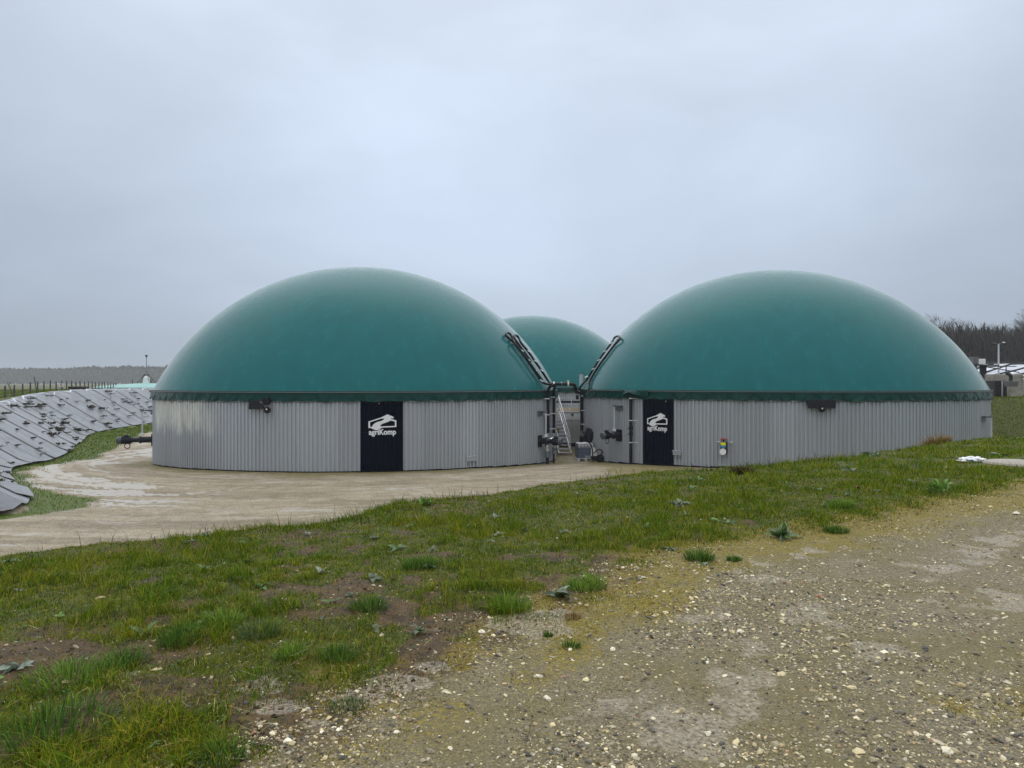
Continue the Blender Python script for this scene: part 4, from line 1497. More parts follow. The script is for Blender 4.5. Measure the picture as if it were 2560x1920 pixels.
def tri_blades(x, y, z, hgt, wid, col, lean=0.6):
    n = len(x)
    az = rng.uniform(0, 2 * PI, n)
    tw = rng.uniform(0, 2 * PI, n)
    wx, wy = np.cos(tw) * wid / 2, np.sin(tw) * wid / 2
    ln = rng.uniform(0.1, 1, n) * lean * hgt
    V = np.empty((n, 3, 3), np.float32)
    V[:, 0] = np.c_[x - wx, y - wy, z - 0.006]
    V[:, 1] = np.c_[x + wx, y + wy, z - 0.006]
    V[:, 2] = np.c_[x + np.cos(az) * ln, y + np.sin(az) * ln, z + hgt]
    return V.reshape(-1, 3), np.arange(n * 3).reshape(-1, 3), np.repeat(col, 3, axis=0)
def pick(n, palette, weights):
    pal = np.array(palette)
    i = rng.choice(len(pal), n, p=np.array(weights) / sum(weights))
    return pal[i] * rng.uniform(0.42, 1.5, (n, 1))
GREENS = [(0.090, 0.178, 0.005), (0.142, 0.232, 0.008), (0.036, 0.084, 0.003), (0.228, 0.248, 0.010), (0.33, 0.275, 0.018), (0.42, 0.32, 0.09)]

def polar_samples(n, r0, r1, power, amin=-46, amax=46):
    u = rng.random(n)
    e = 2 - power
    r = (r0 ** e + u * (r1 ** e - r0 ** e)) ** (1 / e)
    a = R_(amin) + rng.random(n) * R_(amax - amin)
    return r * np.sin(a), r * np.cos(a), r

def grass_stuff():
    x, y, r = polar_samples(760000, 2.2, 28, 1.65)
    mk, s, sg, h0, p, il = masks(x, y)
    nb = fbm(x, y, 0.55, 3)
    lush = fbm(x + 20, y + 5, 0.8, 3)
    onb = (s < 5.0)
    cl = fbm(x + 3, y + 8, 0.15, 2)
    cov = mk['green'] * onb * (0.45 + 0.75 * smooth01((lush - 0.36) / 0.2))
    cov = cov * (0.55 + 0.7 * smooth01((cl - 0.36) / 0.22))
    cov = np.where(sg > -0.1, cov * 0.12, cov)
    keep = rng.random(len(x)) < cov
    x, y, r, lush, nb, cl = x[keep], y[keep], r[keep], lush[keep], nb[keep], cl[keep]
    z = height(x, y)
    n = len(x)
    hg = (0.018 + 0.042 * smooth01((lush - 0.40) / 0.30) * rng.uniform(0.4, 1.2, n) + 0.02 * rng.random(n)) * (0.45 + 1.15 * smooth01((cl - 0.40) / 0.25)) * (1 + 0.25 * smooth01((r - 10) / 10))
    hg = hg * np.where(rng.random(n) < 0.05, rng.uniform(1.4, 2.4, n), 1.0)
    wd = np.maximum(0.0035, r * 0.00062) * rng.uniform(0.7, 1.3, n)
    hue = 0.6 * fbm(x + 71, y, 0.7, 3) + 0.4 * fbm(x + 13, y + 4, 0.16, 2)
    c1 = pick(n, GREENS, (5, 4, 4, 2, 0.6, 0.25))
    c2 = pick(n, GREENS, (2, 2.5, 1, 4, 2.4, 0.8))
    c = np.where((hue + 0.25 * (rng.random(n) - 0.5) > 0.56)[:, None], c2, c1)
    nr_ = r < 7.5
    V, F, C = blades(x[nr_], y[nr_], z[nr_], hg[nr_], wd[nr_], c[nr_], 1.5)
    V2, F2, C2 = tri_blades(x[~nr_], y[~nr_], z[~nr_], hg[~nr_], wd[~nr_] * 1.3, c[~nr_], 1.3)
    # low carpet between the blades
    x, y, r = polar_samples(420000, 2.2, 16, 1.6)
    mk, s, sg, h0, p, il = masks(x, y)
    k_ = (rng.random(len(x)) < np.clip(mk['green'] * 1.1 + 0.08, 0, 1) * (sg < 0.15)) & (s < 1)
    x, y, r = x[k_], y[k_], r[k_]
    hue = fbm(x + 71, y + 30, 0.22, 3)
    c1 = pick(len(x), GREENS, (4, 3, 5, 2, 0.6, 0.3))
    c2 = pick(len(x), GREENS, (0.5, 1, 1, 5, 3.5, 0.8))
    c = np.where((hue + 0.2 * (rng.random(len(x)) - 0.5) > 0.55)[:, None], c2, c1) * 0.85
    V3, F3, C3 = tri_blades(x, y, height(x, y), rng.uniform(0.008, 0.028, len(x)), np.maximum(0.006, r * 0.0012), c, 1.6)
    F = np.concatenate([F, F2 + len(V), F3 + len(V) + len(V2)])
    V = np.concatenate([V, V2, V3])
    C = np.concatenate([C, C2, C3])
    o = bpy.data.objects.new('grass', np_mesh('grass', V, F, M['grass'], False, C))
    link(o)
    tag(o, 'short patchy grass growing over the near bank', 'grass', kind='stuff')
    # moss cushions and short growth in the mossy belt
    x, y, r = polar_samples(150000, 2.4, 14, 1.5)
    mk, s, sg, h0, p, il = masks(x, y)
    keep = rng.random(len(x)) < np.clip(mk['moss'] * 0.8 + 0.30 * (sg > -2.2) * (sg < 0.1), 0, 1) * (fbm(x, y, 0.3, 3) > 0.45)
    x, y, r = x[keep], y[keep], r[keep]
    n = len(x)
    c = pick(n, [(0.22, 0.185, 0.014), (0.15, 0.14, 0.012), (0.30, 0.235, 0.025), (0.10, 0.12, 0.010)], (3, 3, 1.5, 2))
    V, F, C = blades(x, y, height(x, y), rng.uniform(0.006, 0.02, n), np.maximum(0.005, r * 0.0008), c, 1.2)
    o = bpy.data.objects.new('moss', np_mesh('moss', V, F, M['grass'], False, C))
    link(o)
    tag(o, 'yellow green moss along the gravel edge', 'moss', kind='stuff')
    # rough grass on the yard verges, right bank and the field edge
    n0 = 330000
    x = rng.uniform(-60, -8, n0)
    y = rng.uniform(18, 95, n0)
    x2 = rng.uniform(27.5, 46, 90000)
    y2 = rng.uniform(36, 62, 90000)
    x = np.r_[x, x2]
    y = np.r_[y, y2]
    ok = np.abs(x / y) < 0.85
    x, y = x[ok], y[ok]
    mk, s, sg, h0, p, il = masks(x, y)
    db, _ = seg_dist(x, y, TARP)
    keep = (rng.random(len(x)) < mk['green'] * 0.9) & ((~il) | (db > 6.6)) & (s > 4)
    x, y = x[keep], y[keep]
    n = len(x)
    r = np.hypot(x, y)
    c = pick(n, GREENS, (4, 4, 3, 2, 0.6, 0.3)) * np.where(x > 0, 0.9, 0.95)[:, None]
    V, F, C = blades(x, y, height(x, y), rng.uniform(0.04, 0.11, n), r * 0.00055, c, 0.7)
    o = bpy.data.objects.new('verge_grass', np_mesh('verge_grass', V, F, M['grass'], False, C))
    link(o)
    tag(o, 'rough green grass along the yard verges and far banks', 'grass', kind='stuff')
    # straw and dead stems lying in the grass
    x, y, r = polar_samples(9000, 2.3, 14, 1.4)
    mk, s, sg, h0, p, il = masks(x, y)
    keep = (s < 0.5) & (sg < 0.3)
    x, y, r = x[keep], y[keep], r[keep]
    n = len(x)
    az = rng.uniform(0, PI, n)
    ln = rng.uniform(0.03, 0.12, n)
    wd = np.maximum(0.003, r * 0.0005)
    z = height(x, y) + rng.uniform(0.006, 0.03, n)
    dx, dy = np.cos(az) * ln / 2, np.sin(az) * ln / 2
    wx, wy = -np.sin(az) * wd / 2, np.cos(az) * wd / 2
    tz = rng.uniform(-0.015, 0.02, n)
    V = np.stack([np.c_[x - dx - wx, y - dy - wy, z], np.c_[x - dx + wx, y - dy + wy, z], np.c_[x + dx + wx, y + dy + wy, z + tz], np.c_[x + dx - wx, y + dy - wy, z + tz]], 1).reshape(-1, 3)
    F = np.arange(n * 4).reshape(-1, 4)
    C = np.repeat(pick(n, [(0.30, 0.24, 0.12), (0.16, 0.11, 0.06), (0.06, 0.04, 0.028), (0.40, 0.34, 0.2)], (3, 3, 3, 1)), 4, axis=0)
    o = bpy.data.objects.new('straw', np_mesh('straw', V, F, M['grass'], False, C))
    link(o)
    tag(o, 'dead stalks and straw lying in the grass', 'straw', kind='stuff')
    # dark dry stems standing along the crest
    cp = np.array(CREST[2:12])
    cl_ = np.r_[0, np.cumsum(np.hypot(*np.diff(cp, axis=0).T))]
    q = rng.random(900) * cl_[-1]
    q = q[fbm(q, q * 0, 0.6, 3) > 0.5]
    x = np.interp(q, cl_, cp[:, 0]) + rng.normal(0, 0.25, len(q))
    y = np.interp(q, cl_, cp[:, 1]) + rng.normal(0, 0.25, len(q))
    n = len(x)
    r = np.hypot(x, y)
    c = pick(n, [(0.035, 0.026, 0.02), (0.07, 0.045, 0.03)], (3, 1))
    V, F, C = blades(x, y, height(x, y), rng.uniform(0.06, 0.28, n) * rng.random(n) + 0.04, r * 0.0007, c, 0.9)
    o = bpy.data.objects.new('dry_stems', np_mesh('dry_stems', V, F, M['grass'], False, C))
    link(o)
    tag(o, 'dark dry weed stems along the crest of the bank', 'stems', kind='stuff')
    # small broad-leaved seedlings
    x, y, r = polar_samples(1400, 2.4, 13, 1.4)
    mk, s, sg, h0, p, il = masks(x, y)
    keep = (s < 0) & (sg < 0.0) & (fbm(x, y, 0.6, 3) > 0.48)
    x, y = x[keep], y[keep]
    m_ = 5
    xs = np.repeat(x, m_) + rng.normal(0, 0.014, len(x) * m_)
    ys = np.repeat(y, m_) + rng.normal(0, 0.014, len(x) * m_)
    zs = height(xs, ys) + rng.uniform(0.008, 0.03, len(xs))
    n = len(xs)
    az = rng.uniform(0, 2 * PI, n)
    l = rng.uniform(0.010, 0.026, n)
    wv = l * 0.55
    ca, sa = np.cos(az), np.sin(az)
    def P(u, v, dz): return np.c_[xs + ca * u - sa * v, ys + sa * u + ca * v, zs + dz]
    V = np.stack([P(0 * l, 0 * l, 0), P(l * .5, wv * .5, 0.004), P(l, 0 * l, 0.002), P(l * .5, -wv * .5, 0.004)], 1).reshape(-1, 3)
    C = np.repeat(pick(n, [(0.075, 0.16, 0.03), (0.11, 0.19, 0.055), (0.05, 0.11, 0.03), (0.12, 0.05, 0.03)], (3, 2, 3, 0.4)), 4, axis=0)
    o = bpy.data.objects.new('seedlings', np_mesh('seedlings', V, np.arange(n * 4).reshape(-1, 4), M['leaf'], False, C))
    link(o)
    tag(o, 'tiny broad leaved seedlings among the bank grass', 'seedlings', kind='stuff')
grass_stuff()

# --- gravel
def ico():
    t = (1 + 5 ** 0.5) / 2
    v = np.array([(-1, t, 0), (1, t, 0), (-1, -t, 0), (1, -t, 0), (0, -1, t), (0, 1, t), (0, -1, -t), (0, 1, -t), (t, 0, -1), (t, 0, 1), (-t, 0, -1), (-t, 0, 1)], float)
    v /= np.linalg.norm(v[0])
    f = np.array([(0, 11, 5), (0, 5, 1), (0, 1, 7), (0, 7, 10), (0, 10, 11), (1, 5, 9), (5, 11, 4), (11, 10, 2), (10, 7, 6), (7, 1, 8), (3, 9, 4), (3, 4, 2), (3, 2, 6), (3, 6, 8), (3, 8, 9), (4, 9, 5), (2, 4, 11), (6, 2, 10), (8, 6, 7), (9, 8, 1)])
    return v, f
OCT = (np.array([(1, 0, 0), (-1, 0, 0), (0, 1, 0), (0, -1, 0), (0, 0, 1), (0, 0, -1)], float), np.array([(0, 2, 4), (2, 1, 4), (1, 3, 4), (3, 0, 4), (2, 0, 5), (1, 2, 5), (3, 1, 5), (0, 3, 5)]))
STONES = [(0.52, 0.44, 0.25), (0.58, 0.52, 0.36), (0.26, 0.22, 0.145), (0.13, 0.115, 0.085), (0.06, 0.056, 0.05), (0.36, 0.28, 0.14), (0.30, 0.17, 0.10), (0.72, 0.66, 0.50)]
def stone_arrays(base, x, y, z, sz, col):
    bv, bf = base
    n, k = len(x), len(bv)
    jit = rng.uniform(0.72, 1.2, (n, k, 1))
    dim = np.c_[rng.uniform(0.7, 1.25, n), rng.uniform(0.55, 1.0, n), rng.uniform(0.32, 0.62, n)] * sz[:, None]
    v = bv[None] * jit * dim[:, None]
    a = rng.uniform(0, 2 * PI, n)[:, None]
    ca, sa = np.cos(a), np.sin(a)
    tl = rng.normal(0, 0.25, (n, 1))
    vx = v[:, :, 0] * ca - v[:, :, 1] * sa
    vy = v[:, :, 0] * sa + v[:, :, 1] * ca
    vz = v[:, :, 2] + vx * tl
    V = np.stack([vx + x[:, None], vy + y[:, None], vz + z[:, None] + dim[:, 2:3] * 0.25], -1).reshape(-1, 3)
    F = (bf[None] + (np.arange(n) * k)[:, None, None]).reshape(-1, 3)
    return V, F, np.repeat(col, k, axis=0)
def gravel_stuff():
    Vs, Fs, Cs, off = [], [], [], 0
    for base, n, r0, r1, mu in ((ico(), 42000, 2.3, 6.5, 0.0056), (OCT, 185000, 2.3, 19.0, 0.0042)):
        x, y, r = polar_samples(n, r0, r1, 1.35)
        mk, s, sg, h0, p, il = masks(x, y)
        pr = np.where(sg + 0.9 * (fbm(x + 5, y, 0.4, 3) - 0.5) > -0.22, 0.25 + 0.75 * smooth01((fbm(x, y, 0.7, 4) - 0.36) / 0.22), 0.11 * np.exp(-np.abs(sg) / 2.0))
        pr = pr * (1 - 0.45 * mk['clay']) * (1 - 0.2 * mk['moss'])
        keep = (rng.random(n) < pr) & (s < 0.5)
        x, y, r = x[keep], y[keep], r[keep]
        m_ = len(x)
        sz = np.clip(mu * np.exp(rng.normal(0, 0.52, m_)), 0.0022, 0.022) * (1 + 0.05 * r)
        c = pick(m_, STONES, (3.4, 1.8, 4.0, 3.0, 1.0, 2.0, 0.3, 0.8))
        V, F, C = stone_arrays(base, x, y, height(x, y), sz, c)
        Vs.append(V); Fs.append(F + off); Cs.append(C)
        off += len(V)
    x, y, r = polar_samples(26000, 2.2, 12.0, 1.4)
    mk, s, sg, h0, p, il = masks(x, y)
    keep = (rng.random(len(x)) < (1 - mk['green']) * 0.8 + 0.06) & (s < 0) & (sg < 0.1)
    x, y, r = x[keep], y[keep], r[keep]
    m_ = len(x)
    sz = np.clip(0.006 * np.exp(rng.normal(0, 0.5, m_)), 0.003, 0.02) * (1 + 0.05 * r)
    c = pick(m_, [(0.05, 0.032, 0.018), (0.09, 0.055, 0.028), (0.20, 0.13, 0.065), (0.33, 0.25, 0.14)], (4, 4, 1.6, 0.6))
    V, F, C = stone_arrays(OCT, x, y, height(x, y), sz, c)
    cl_o = bpy.data.objects.new('soil_clods', np_mesh('soil_clods', V, F, M['soilclod'], False, C))
    link(cl_o)
    tag(cl_o, 'crumbled earth on the bare patches of the bank', 'soil', kind='stuff')
    o = bpy.data.objects.new('gravel', np_mesh('gravel', np.concatenate(Vs), np.concatenate(Fs), M['stone'], False, np.concatenate(Cs)))
    link(o)
    tag(o, 'loose pale and dark gravel over the track', 'gravel', kind='stuff')
gravel_stuff()
def ground_px(px, yp):
    """plan point on the near ground"""
    z = 0.0
    for _ in range(6):
        d = (EYE - z) * FPX / (yp - HOR)
        x = (px - 1280) / FPX * d
        z = H(x, d)
    return x, d, z
STN = [(2368, 1880, 0.032, 7, 'flat pale grey stone in the mossy right corner of the gravel'), (1345, 1692, 0.022, 7, 'white stone on the gravel left of the small red one'), (1410, 1693, 0.018, 6, 'small reddish stone on the gravel below the grass tufts'),
       (1368, 1747, 0.025, 7, 'rounded white stone lying in the middle of the gravel'), (252, 1497, 0.035, 5, 'tan stone lying alone in the grass below the yard track'), (392, 1676, 0.022, 0, 'cream stone on bare earth beside the bright seedling'),
       (2540, 1285, 0.05, 7, 'white stone at the far right edge of the track'), (1075, 1880, 0.022, 2, 'brownish stone at the lower edge of the gravel'), (730, 1860, 0.02, 0, 'cream stone beside the exposed clay'), (163, 1707, 0.026, 5, 'ochre stone on bare soil above the lush grass'),
       (1770, 1835, 0.02, 7, 'pale round pebble in the lower gravel'), (2300, 1710, 0.024, 0, 'yellowish stone in the right gravel'), (1850, 1580, 0.028, 7, 'white flat stone at the upper gravel')]
iv, if_ = ico()
for px, yp, sz, ci, lb in STN:
    x, y, z = ground_px(px, yp)
    bm = bmesh.new()
    bmesh.ops.create_icosphere(bm, subdivisions=2, radius=1.0)
    sd0 = random.random() * 50
    for v in bm.verts:
        f = 0.78 + 0.5 * mnoise.noise(v.co * 1.1 + Vector((sd0, 0, 0)))
        v.co = Vector((v.co.x * 1.25 * f, v.co.y * 0.85 * f, v.co.z * 0.5 * f)) * sz
    me = bpy.data.meshes.new('loose_stone')
    bm.to_mesh(me)
    bm.free()
    a = me.color_attributes.new('Col', 'FLOAT_COLOR', 'POINT')
    a.data.foreach_set('color', np.tile(np.r_[STONES[ci], 1.0], len(me.vertices)).astype(np.float32))
    me.materials.append(M['stone'])
    o = bpy.data.objects.new('loose_stone', me)
    o.location = (x, y, z + sz * 0.2)
    o.rotation_euler = (0, 0, random.uniform(0, 6))
    link(o)
    tag(o, lb, 'stone', 'single stones picked out on the ground')

# --- tussocks
TUS = [(185, 1700, 0.30, 0.11, 0, 'bright green tussock at the left, upper of the big lush pair'), (130, 1840, 0.32, 0.13, 1, 'dark green lush tussock in the lower left corner'), (1748, 1400, 0.15, 0.13, 1, 'round dense green tuft above the gravel, left of the big dock'),
       (455, 1600, 0.18, 0.11, 1, 'blue green tussock with arching blades on the left bank'), (560, 1560, 0.16, 0.10, 0, 'yellow green tuft right of the arching tussock'), (1275, 1525, 0.18, 0.13, 0, 'pale green tuft left of the middle dock plant'),
       (1462, 1470, 0.21, 0.12, 0, 'soft green tuft right of the middle dock plant'), (1428, 1618, 0.07, 0.05, 1, 'small green tuft alone on the pale clay'), (1370, 1590, 0.035, 0.035, 1, 'tiny tuft on the clay beside the larger one'),
       (1835, 1402, 0.08, 0.06, 1, 'low dark tuft at the mossy edge'), (1430, 1545, 0.07, 0.05, 4, 'orange brown dead tuft at the gravel edge'), (550, 1905, 0.12, 0.09, 1, 'dark tuft cut by the lower frame edge'),
       (870, 1770, 0.12, 0.04, 2, 'flat mossy tuft in the clay patch'), (310, 1660, 0.16, 0.11, 1, 'tussock between bare earth patches on the left'), (650, 1590, 0.15, 0.12, 2, 'bluish tuft on the dark soil in mid bank'),
       (2340, 1112, 0.42, 0.42, 4, 'straw brown tussock against the right tank wall'), (1855, 1186, 0.25, 0.2, 5, 'dark brown dead tuft below the sampling valve'), (850, 1650, 0.13, 0.10, 1, 'green tuft above the clay patch'),
       (730, 1640, 0.12, 0.09, 0, 'light green tuft left of the red leaf'), (1050, 1420, 0.20, 0.12, 1, 'dark green tuft in the middle of the bank'), (920, 1520, 0.16, 0.10, 1, 'green tuft above the pale clay edge'), (2100, 1270, 0.20, 0.14, 0, 'green tuft near the right gravel edge'),
       (2090, 1330, 0.16, 0.08, 1, 'low green tuft touching the mossy gravel')]
TPAL = [[(0.15, 0.27, 0.030), (0.20, 0.30, 0.045), (0.10, 0.20, 0.024)], [(0.085, 0.185, 0.024), (0.055, 0.125, 0.020), (0.13, 0.22, 0.035)], [(0.11, 0.17, 0.06), (0.15, 0.21, 0.07), (0.08, 0.12, 0.04)], None,
        [(0.30, 0.20, 0.075), (0.22, 0.15, 0.06), (0.36, 0.27, 0.12)], [(0.06, 0.04, 0.022), (0.10, 0.065, 0.035), (0.05, 0.06, 0.015)]]
for px, yp, rad, hh, pi_, lb in TUS:
    x, y, z = ground_px(px, yp)
    n = int(420 * max(0.35, min(1.6, rad / 0.2)))
    rr = rad * np.sqrt(rng.random(n)) * 0.8
    aa = rng.uniform(0, 2 * PI, n)
    bx, by = rr * np.cos(aa), rr * np.sin(aa) * 0.85
    hg = hh * (1.05 - 0.6 * (rr / rad) ** 2) * rng.uniform(0.35, 1.25, n)
    bz = height(bx + x, by + y) - z
    wd = np.full(n, max(0.0042, math.hypot(x, y) * 0.0009))
    V, F, C = blades(bx, by, bz, hg, wd, pick(n, TPAL[pi_], (3, 2, 2)), az=aa + rng.normal(0, 0.6, n), leanv=(0.3 + 1.0 * rr / rad) * rng.uniform(0.4, 1.3, n))
    o = bpy.data.objects.new('grass_tussock', np_mesh('grass_tussock', V, F, M['grass'], False, C))
    o.location = (x, y, z)
    link(o)
    tag(o, lb, 'grass tuft', 'grass tussocks on the near bank')

# --- broad-leaved plants
def leaf_mesh(name, col, w=0.3, fold=0.25, droop=0.5):
    nu, nv = 8, 5
    vs, cs = [], []
    for i in range(nu):
        u = i / (nu - 1)
        hw = w * 0.5 * (math.sin(PI * min(1, u * 1.02) ** 0.75) ** 0.8 + 0.04) if u > 0.12 else 0.03
        for j in range(nv):
            v = j / (nv - 1) * 2 - 1
            z = 0.55 * u - droop * u * u + fold * abs(v) * hw + 0.02 * math.sin(u * 19 + v * 3)
            vs.append((u, v * hw, z))
            sh = 1.25 if j == 2 else 1.0
            cs.append([c * sh * (0.85 + 0.3 * random.random()) for c in col])
    fs = [(i * nv + j, (i + 1) * nv + j, (i + 1) * nv + j + 1, i * nv + j + 1) for i in range(nu - 1) for j in range(nv - 1)]
    return np_mesh(name, np.array(vs), np.array(fs), M['leaf'], True, np.array(cs))
LEAF = {'green': [leaf_mesh('leaf', (0.095, 0.17, 0.045), 0.30, 0.3, d) for d in (0.35, 0.6, 0.8)],
        'silver': [leaf_mesh('leaf', (0.22, 0.27, 0.21), 0.36, 0.2, d) for d in (0.4, 0.6, 0.75)],
        'bright': [leaf_mesh('leaf', (0.13, 0.25, 0.035), 0.55, 0.2, d) for d in (0.3, 0.5)],
        'dull': [leaf_mesh('leaf', (0.085, 0.12, 0.05), 0.42, 0.3, d) for d in (0.5, 0.8)],
        'red': [leaf_mesh('leaf', (0.13, 0.025, 0.022), 0.4, 0.3, 0.6)]}
DOCK = [(1955, 1345, 0.30, 'green', 14, 'dock_plant', 'largest dock plant with many upright leaves at the gravel edge', 0.9), (1395, 1490, 0.24, 'green', 7, 'dock_plant', 'dock plant with drooping leaves in the middle of the bank', 0.7),
        (50, 1665, 0.17, 'silver', 7, 'thistle_rosette', 'silvery leaf rosette on bare earth at the left frame edge', 0.25), (455, 1658, 0.075, 'bright', 7, 'seedling', 'bright green seedling on bare earth below the arching tussock', 0.5),
        (2180, 1140, 0.35, 'dull', 12, 'dock_plant', 'dock plant against the wall foot of the right tank', 0.5), (2125, 1178, 0.26, 'silver', 6, 'dock_plant', 'small pale dock plant below the one at the wall', 0.4),
        (2500, 1140, 0.40, 'dull', 6, 'dock_plant', 'broad flat leaves beside the concrete lid', 0.2), (1405, 1335, 0.17, 'dull', 5, 'dock_plant', 'single curled dock leaf cluster in the upper bank', 0.3), (1548, 1322, 0.16, 'dull', 4, 'dock_plant', 'small upright dock leaf near the crest', 0.8),
        (1700, 1262, 0.30, 'silver', 11, 'dock_plant', 'low grey leaved plant below the crest', 0.25), (1680, 1375, 0.16, 'dull', 8, 'dock_plant', 'dark dock rosette left of the round tuft', 0.4), (800, 1550, 0.09, 'silver', 3, 'seedling', 'single pale leaf standing in the left bank', 0.9),
        (2345, 1232, 0.27, 'bright', 34, 'leafy_bush', 'bright green leafy bush at the right edge of the bank', 1.0), (2040, 1225, 0.2, 'silver', 5, 'dock_plant', 'pale curled leaves in the right bank', 0.4), (2142, 1222, 0.16, 'red', 4, 'dock_plant', 'small red leaved dock in the right bank', 0.5),
        (690, 1612, 0.06, 'red', 6, 'seedling', 'dark red leaf rosette beside the clay', 0.4), (1065, 1262, 0.20, 'bright', 12, 'leafy_weed', 'leafy weed on the crest in front of the yard', 0.8), (1760, 1412, 0.10, 'green', 8, 'seedling', 'low leafy weed right of the round tuft', 0.3),
        (505, 1342, 0.15, 'green', 5, 'dock_plant', 'broad leaf silhouetted on the left crest', 0.8), (1335, 1360, 0.12, 'dull', 4, 'dock_plant', 'torn leaf lying left of the upper dock cluster', 0.2), (330, 1650, 0.09, 'green', 9, 'seedling', 'soft leafy weed beside the left bare earth', 0.5),
        (1880, 1430, 0.07, 'green', 8, 'seedling', 'small leafy weed on the mossy gravel', 0.3), (1500, 1405, 0.06, 'bright', 6, 'seedling', 'pale green seedling above the soft tuft', 0.3), (2290, 1208, 0.2, 'dull', 6, 'dock_plant', 'withered dock left of the leafy bush', 0.5)]
for px, yp, sz, kind, nl, nm, lb, up in DOCK:
    x, y, z = ground_px(px, yp)
    sz *= 0.72
    nl = int(nl * 1.3)
    t = thing(nm, lb, 'plant', (x, y, z - 0.01), random.uniform(0, 6), 'broad leaved weeds on the near bank')
    for k in range(nl):
        kk = kind if random.random() > 0.3 or kind in ('red', 'bright') else random.choice(('dull', 'silver'))
        lf = bpy.data.objects.new('leaf', random.choice(LEAF[kk]))
        az = 2.4 * k + random.uniform(-.3, .3)
        s1 = sz * random.uniform(0.45, 1.15)
        el = -up * random.uniform(0.1, 1.1)
        if nm == 'leafy_bush':
            q = random.random() ** 0.5
            lf.location = (math.cos(az) * sz * 0.6 * q, math.sin(az) * sz * 0.6 * q, random.uniform(0.05, 0.8) * sz)
            s1 *= 0.55
        lf.rotation_euler = (random.uniform(-.7, .7), el, az + random.uniform(-.5, .5))
        lf.scale = (s1, s1, s1)
        link(lf, t)

# --- small rosettes scattered in the turf
xs_, ys_, rs_ = polar_samples(260, 2.8, 14, 1.3, -38, 38)
mk_, s__, sg__, h__, p__, il__ = masks(xs_, ys_)
nros = 0
for i in range(len(xs_)):
    if s__[i] > -0.2 or sg__[i] > -0.25 or nros >= 60: continue
    nros += 1
    x, y = float(xs_[i]), float(ys_[i])
    t = thing('weed_rosette', 'small flat leaf rosette growing in the bank turf', 'weed', (x, y, H(x, y) + 0.004), random.uniform(0, 6), 'small leaf rosettes in the turf')
    kd = random.choice(('green', 'dull', 'dull', 'green', 'silver', 'bright'))
    sz = random.uniform(0.035, 0.085) * (1 + 0.05 * float(rs_[i]))
    for k in range(random.randint(4, 8)):
        lf = bpy.data.objects.new('leaf', random.choice(LEAF[kd]))
        s1 = sz * random.uniform(0.5, 1.2)
        lf.rotation_euler = (random.uniform(-.5, .5), -random.uniform(0.0, 0.6), 2.4 * k + random.uniform(-.4, .4))
        lf.scale = (s1, s1, s1)
        link(lf, t)

# --- weeds growing through the sheeting
wm = []
for k in range(5):
    n = 46
    rr = np.sqrt(rng.random(n)) * 0.5
    aa = rng.uniform(0, 2 * PI, n)
    pal = [[(0.05, 0.04, 0.03), (0.085, 0.06, 0.045), (0.04, 0.05, 0.025)], [(0.045, 0.085, 0.025), (0.03, 0.06, 0.02), (0.07, 0.09, 0.03)]][k % 2]
    V, F, C = blades(rr * np.cos(aa) * 1.3, rr * np.sin(aa), np.zeros(n), 0.35 * rng.uniform(0.5, 1.2, n), np.full(n, 0.16), pick(n, pal, (3, 2, 2)), az=aa, leanv=rng.uniform(0.3, 1.3, n))
    wm.append(np_mesh('bank_weed', V, F, M['grass'], False, C))
BIGW = [(83, 1263, 0.9), (30, 1232, 0.8), (34, 1250, 0.6), (172, 1070, 0.9), (180, 1085, 0.9), (100, 1053, 0.9), (130, 1050, 1.0), (145, 1058, 1.0), (118, 1056, 0.7), (152, 1078, 0.9), (190, 1100, 0.8), (8, 1165, 1.0), (28, 1149, 0.9), (225, 1086, 0.7), (160, 1118, 0.9)]
for i in range(270):
    s_ = rng.uniform(S0 + 4, fl_[-1] - 6)
    v = rng.uniform(0.02, 0.97)
    if float(fbm(s_, v * 8, 3.0, 3)) < 0.36: continue
    x, y, z = bank_pt(s_, v, 0.15)
    o = bpy.data.objects.new('bank_weed', wm[rng.choice(5, p=[.3, .12, .28, .1, .2])])
    s1 = rng.uniform(0.2, 0.65) * (1.25 if y > 45 else 0.8)
    o.location = (x, y, z)
    o.rotation_euler = (0, 0, rng.uniform(0, 6))
    o.scale = (s1, s1, s1 * rng.uniform(0.45, 0.9))
    link(o)
    tag(o, 'small dark weed tuft growing through the grey bank sheeting', 'weed', 'weeds growing through the bank sheeting')

# ================================================================== beyond the left bank
fp0, fp1 = np.array((-44.6, 62.5)), np.array((-53.9, 86.0))
t = thing('post_fence', 'row of dark wooden posts and wire along the left field', 'fence', (float(fp0[0]), float(fp0[1]), 0))
tops = []
for k in range(-1, 24):
    q = fp0 + (fp1 - fp0) * k / 9
    z = H(*q)
    hh = 1.02 + 0.10 * random.random()
    tl = Vector((random.uniform(-.05, .05), random.uniform(-.05, .05), hh))
    b = Vector((q[0], q[1], z - 0.1))
    mb = MB()
    mb.tube([b, b + tl * 0.5, b + tl + Vector((0, 0, 0.1))], 0.075, 7, True, [0.08, 0.075, 0.065])
    mb.build('post', M['wood'], t, False, True)
    tops.append(b + Vector((tl.x, tl.y, hh)))
for dzw in (-0.08, -0.42, -0.75):
    mb = MB()
    mb.tube([p + Vector((0, -0.07, dzw)) for p in tops], 0.012, 4, False)
    mb.build('wire', M['galvdark'], t, False, True)
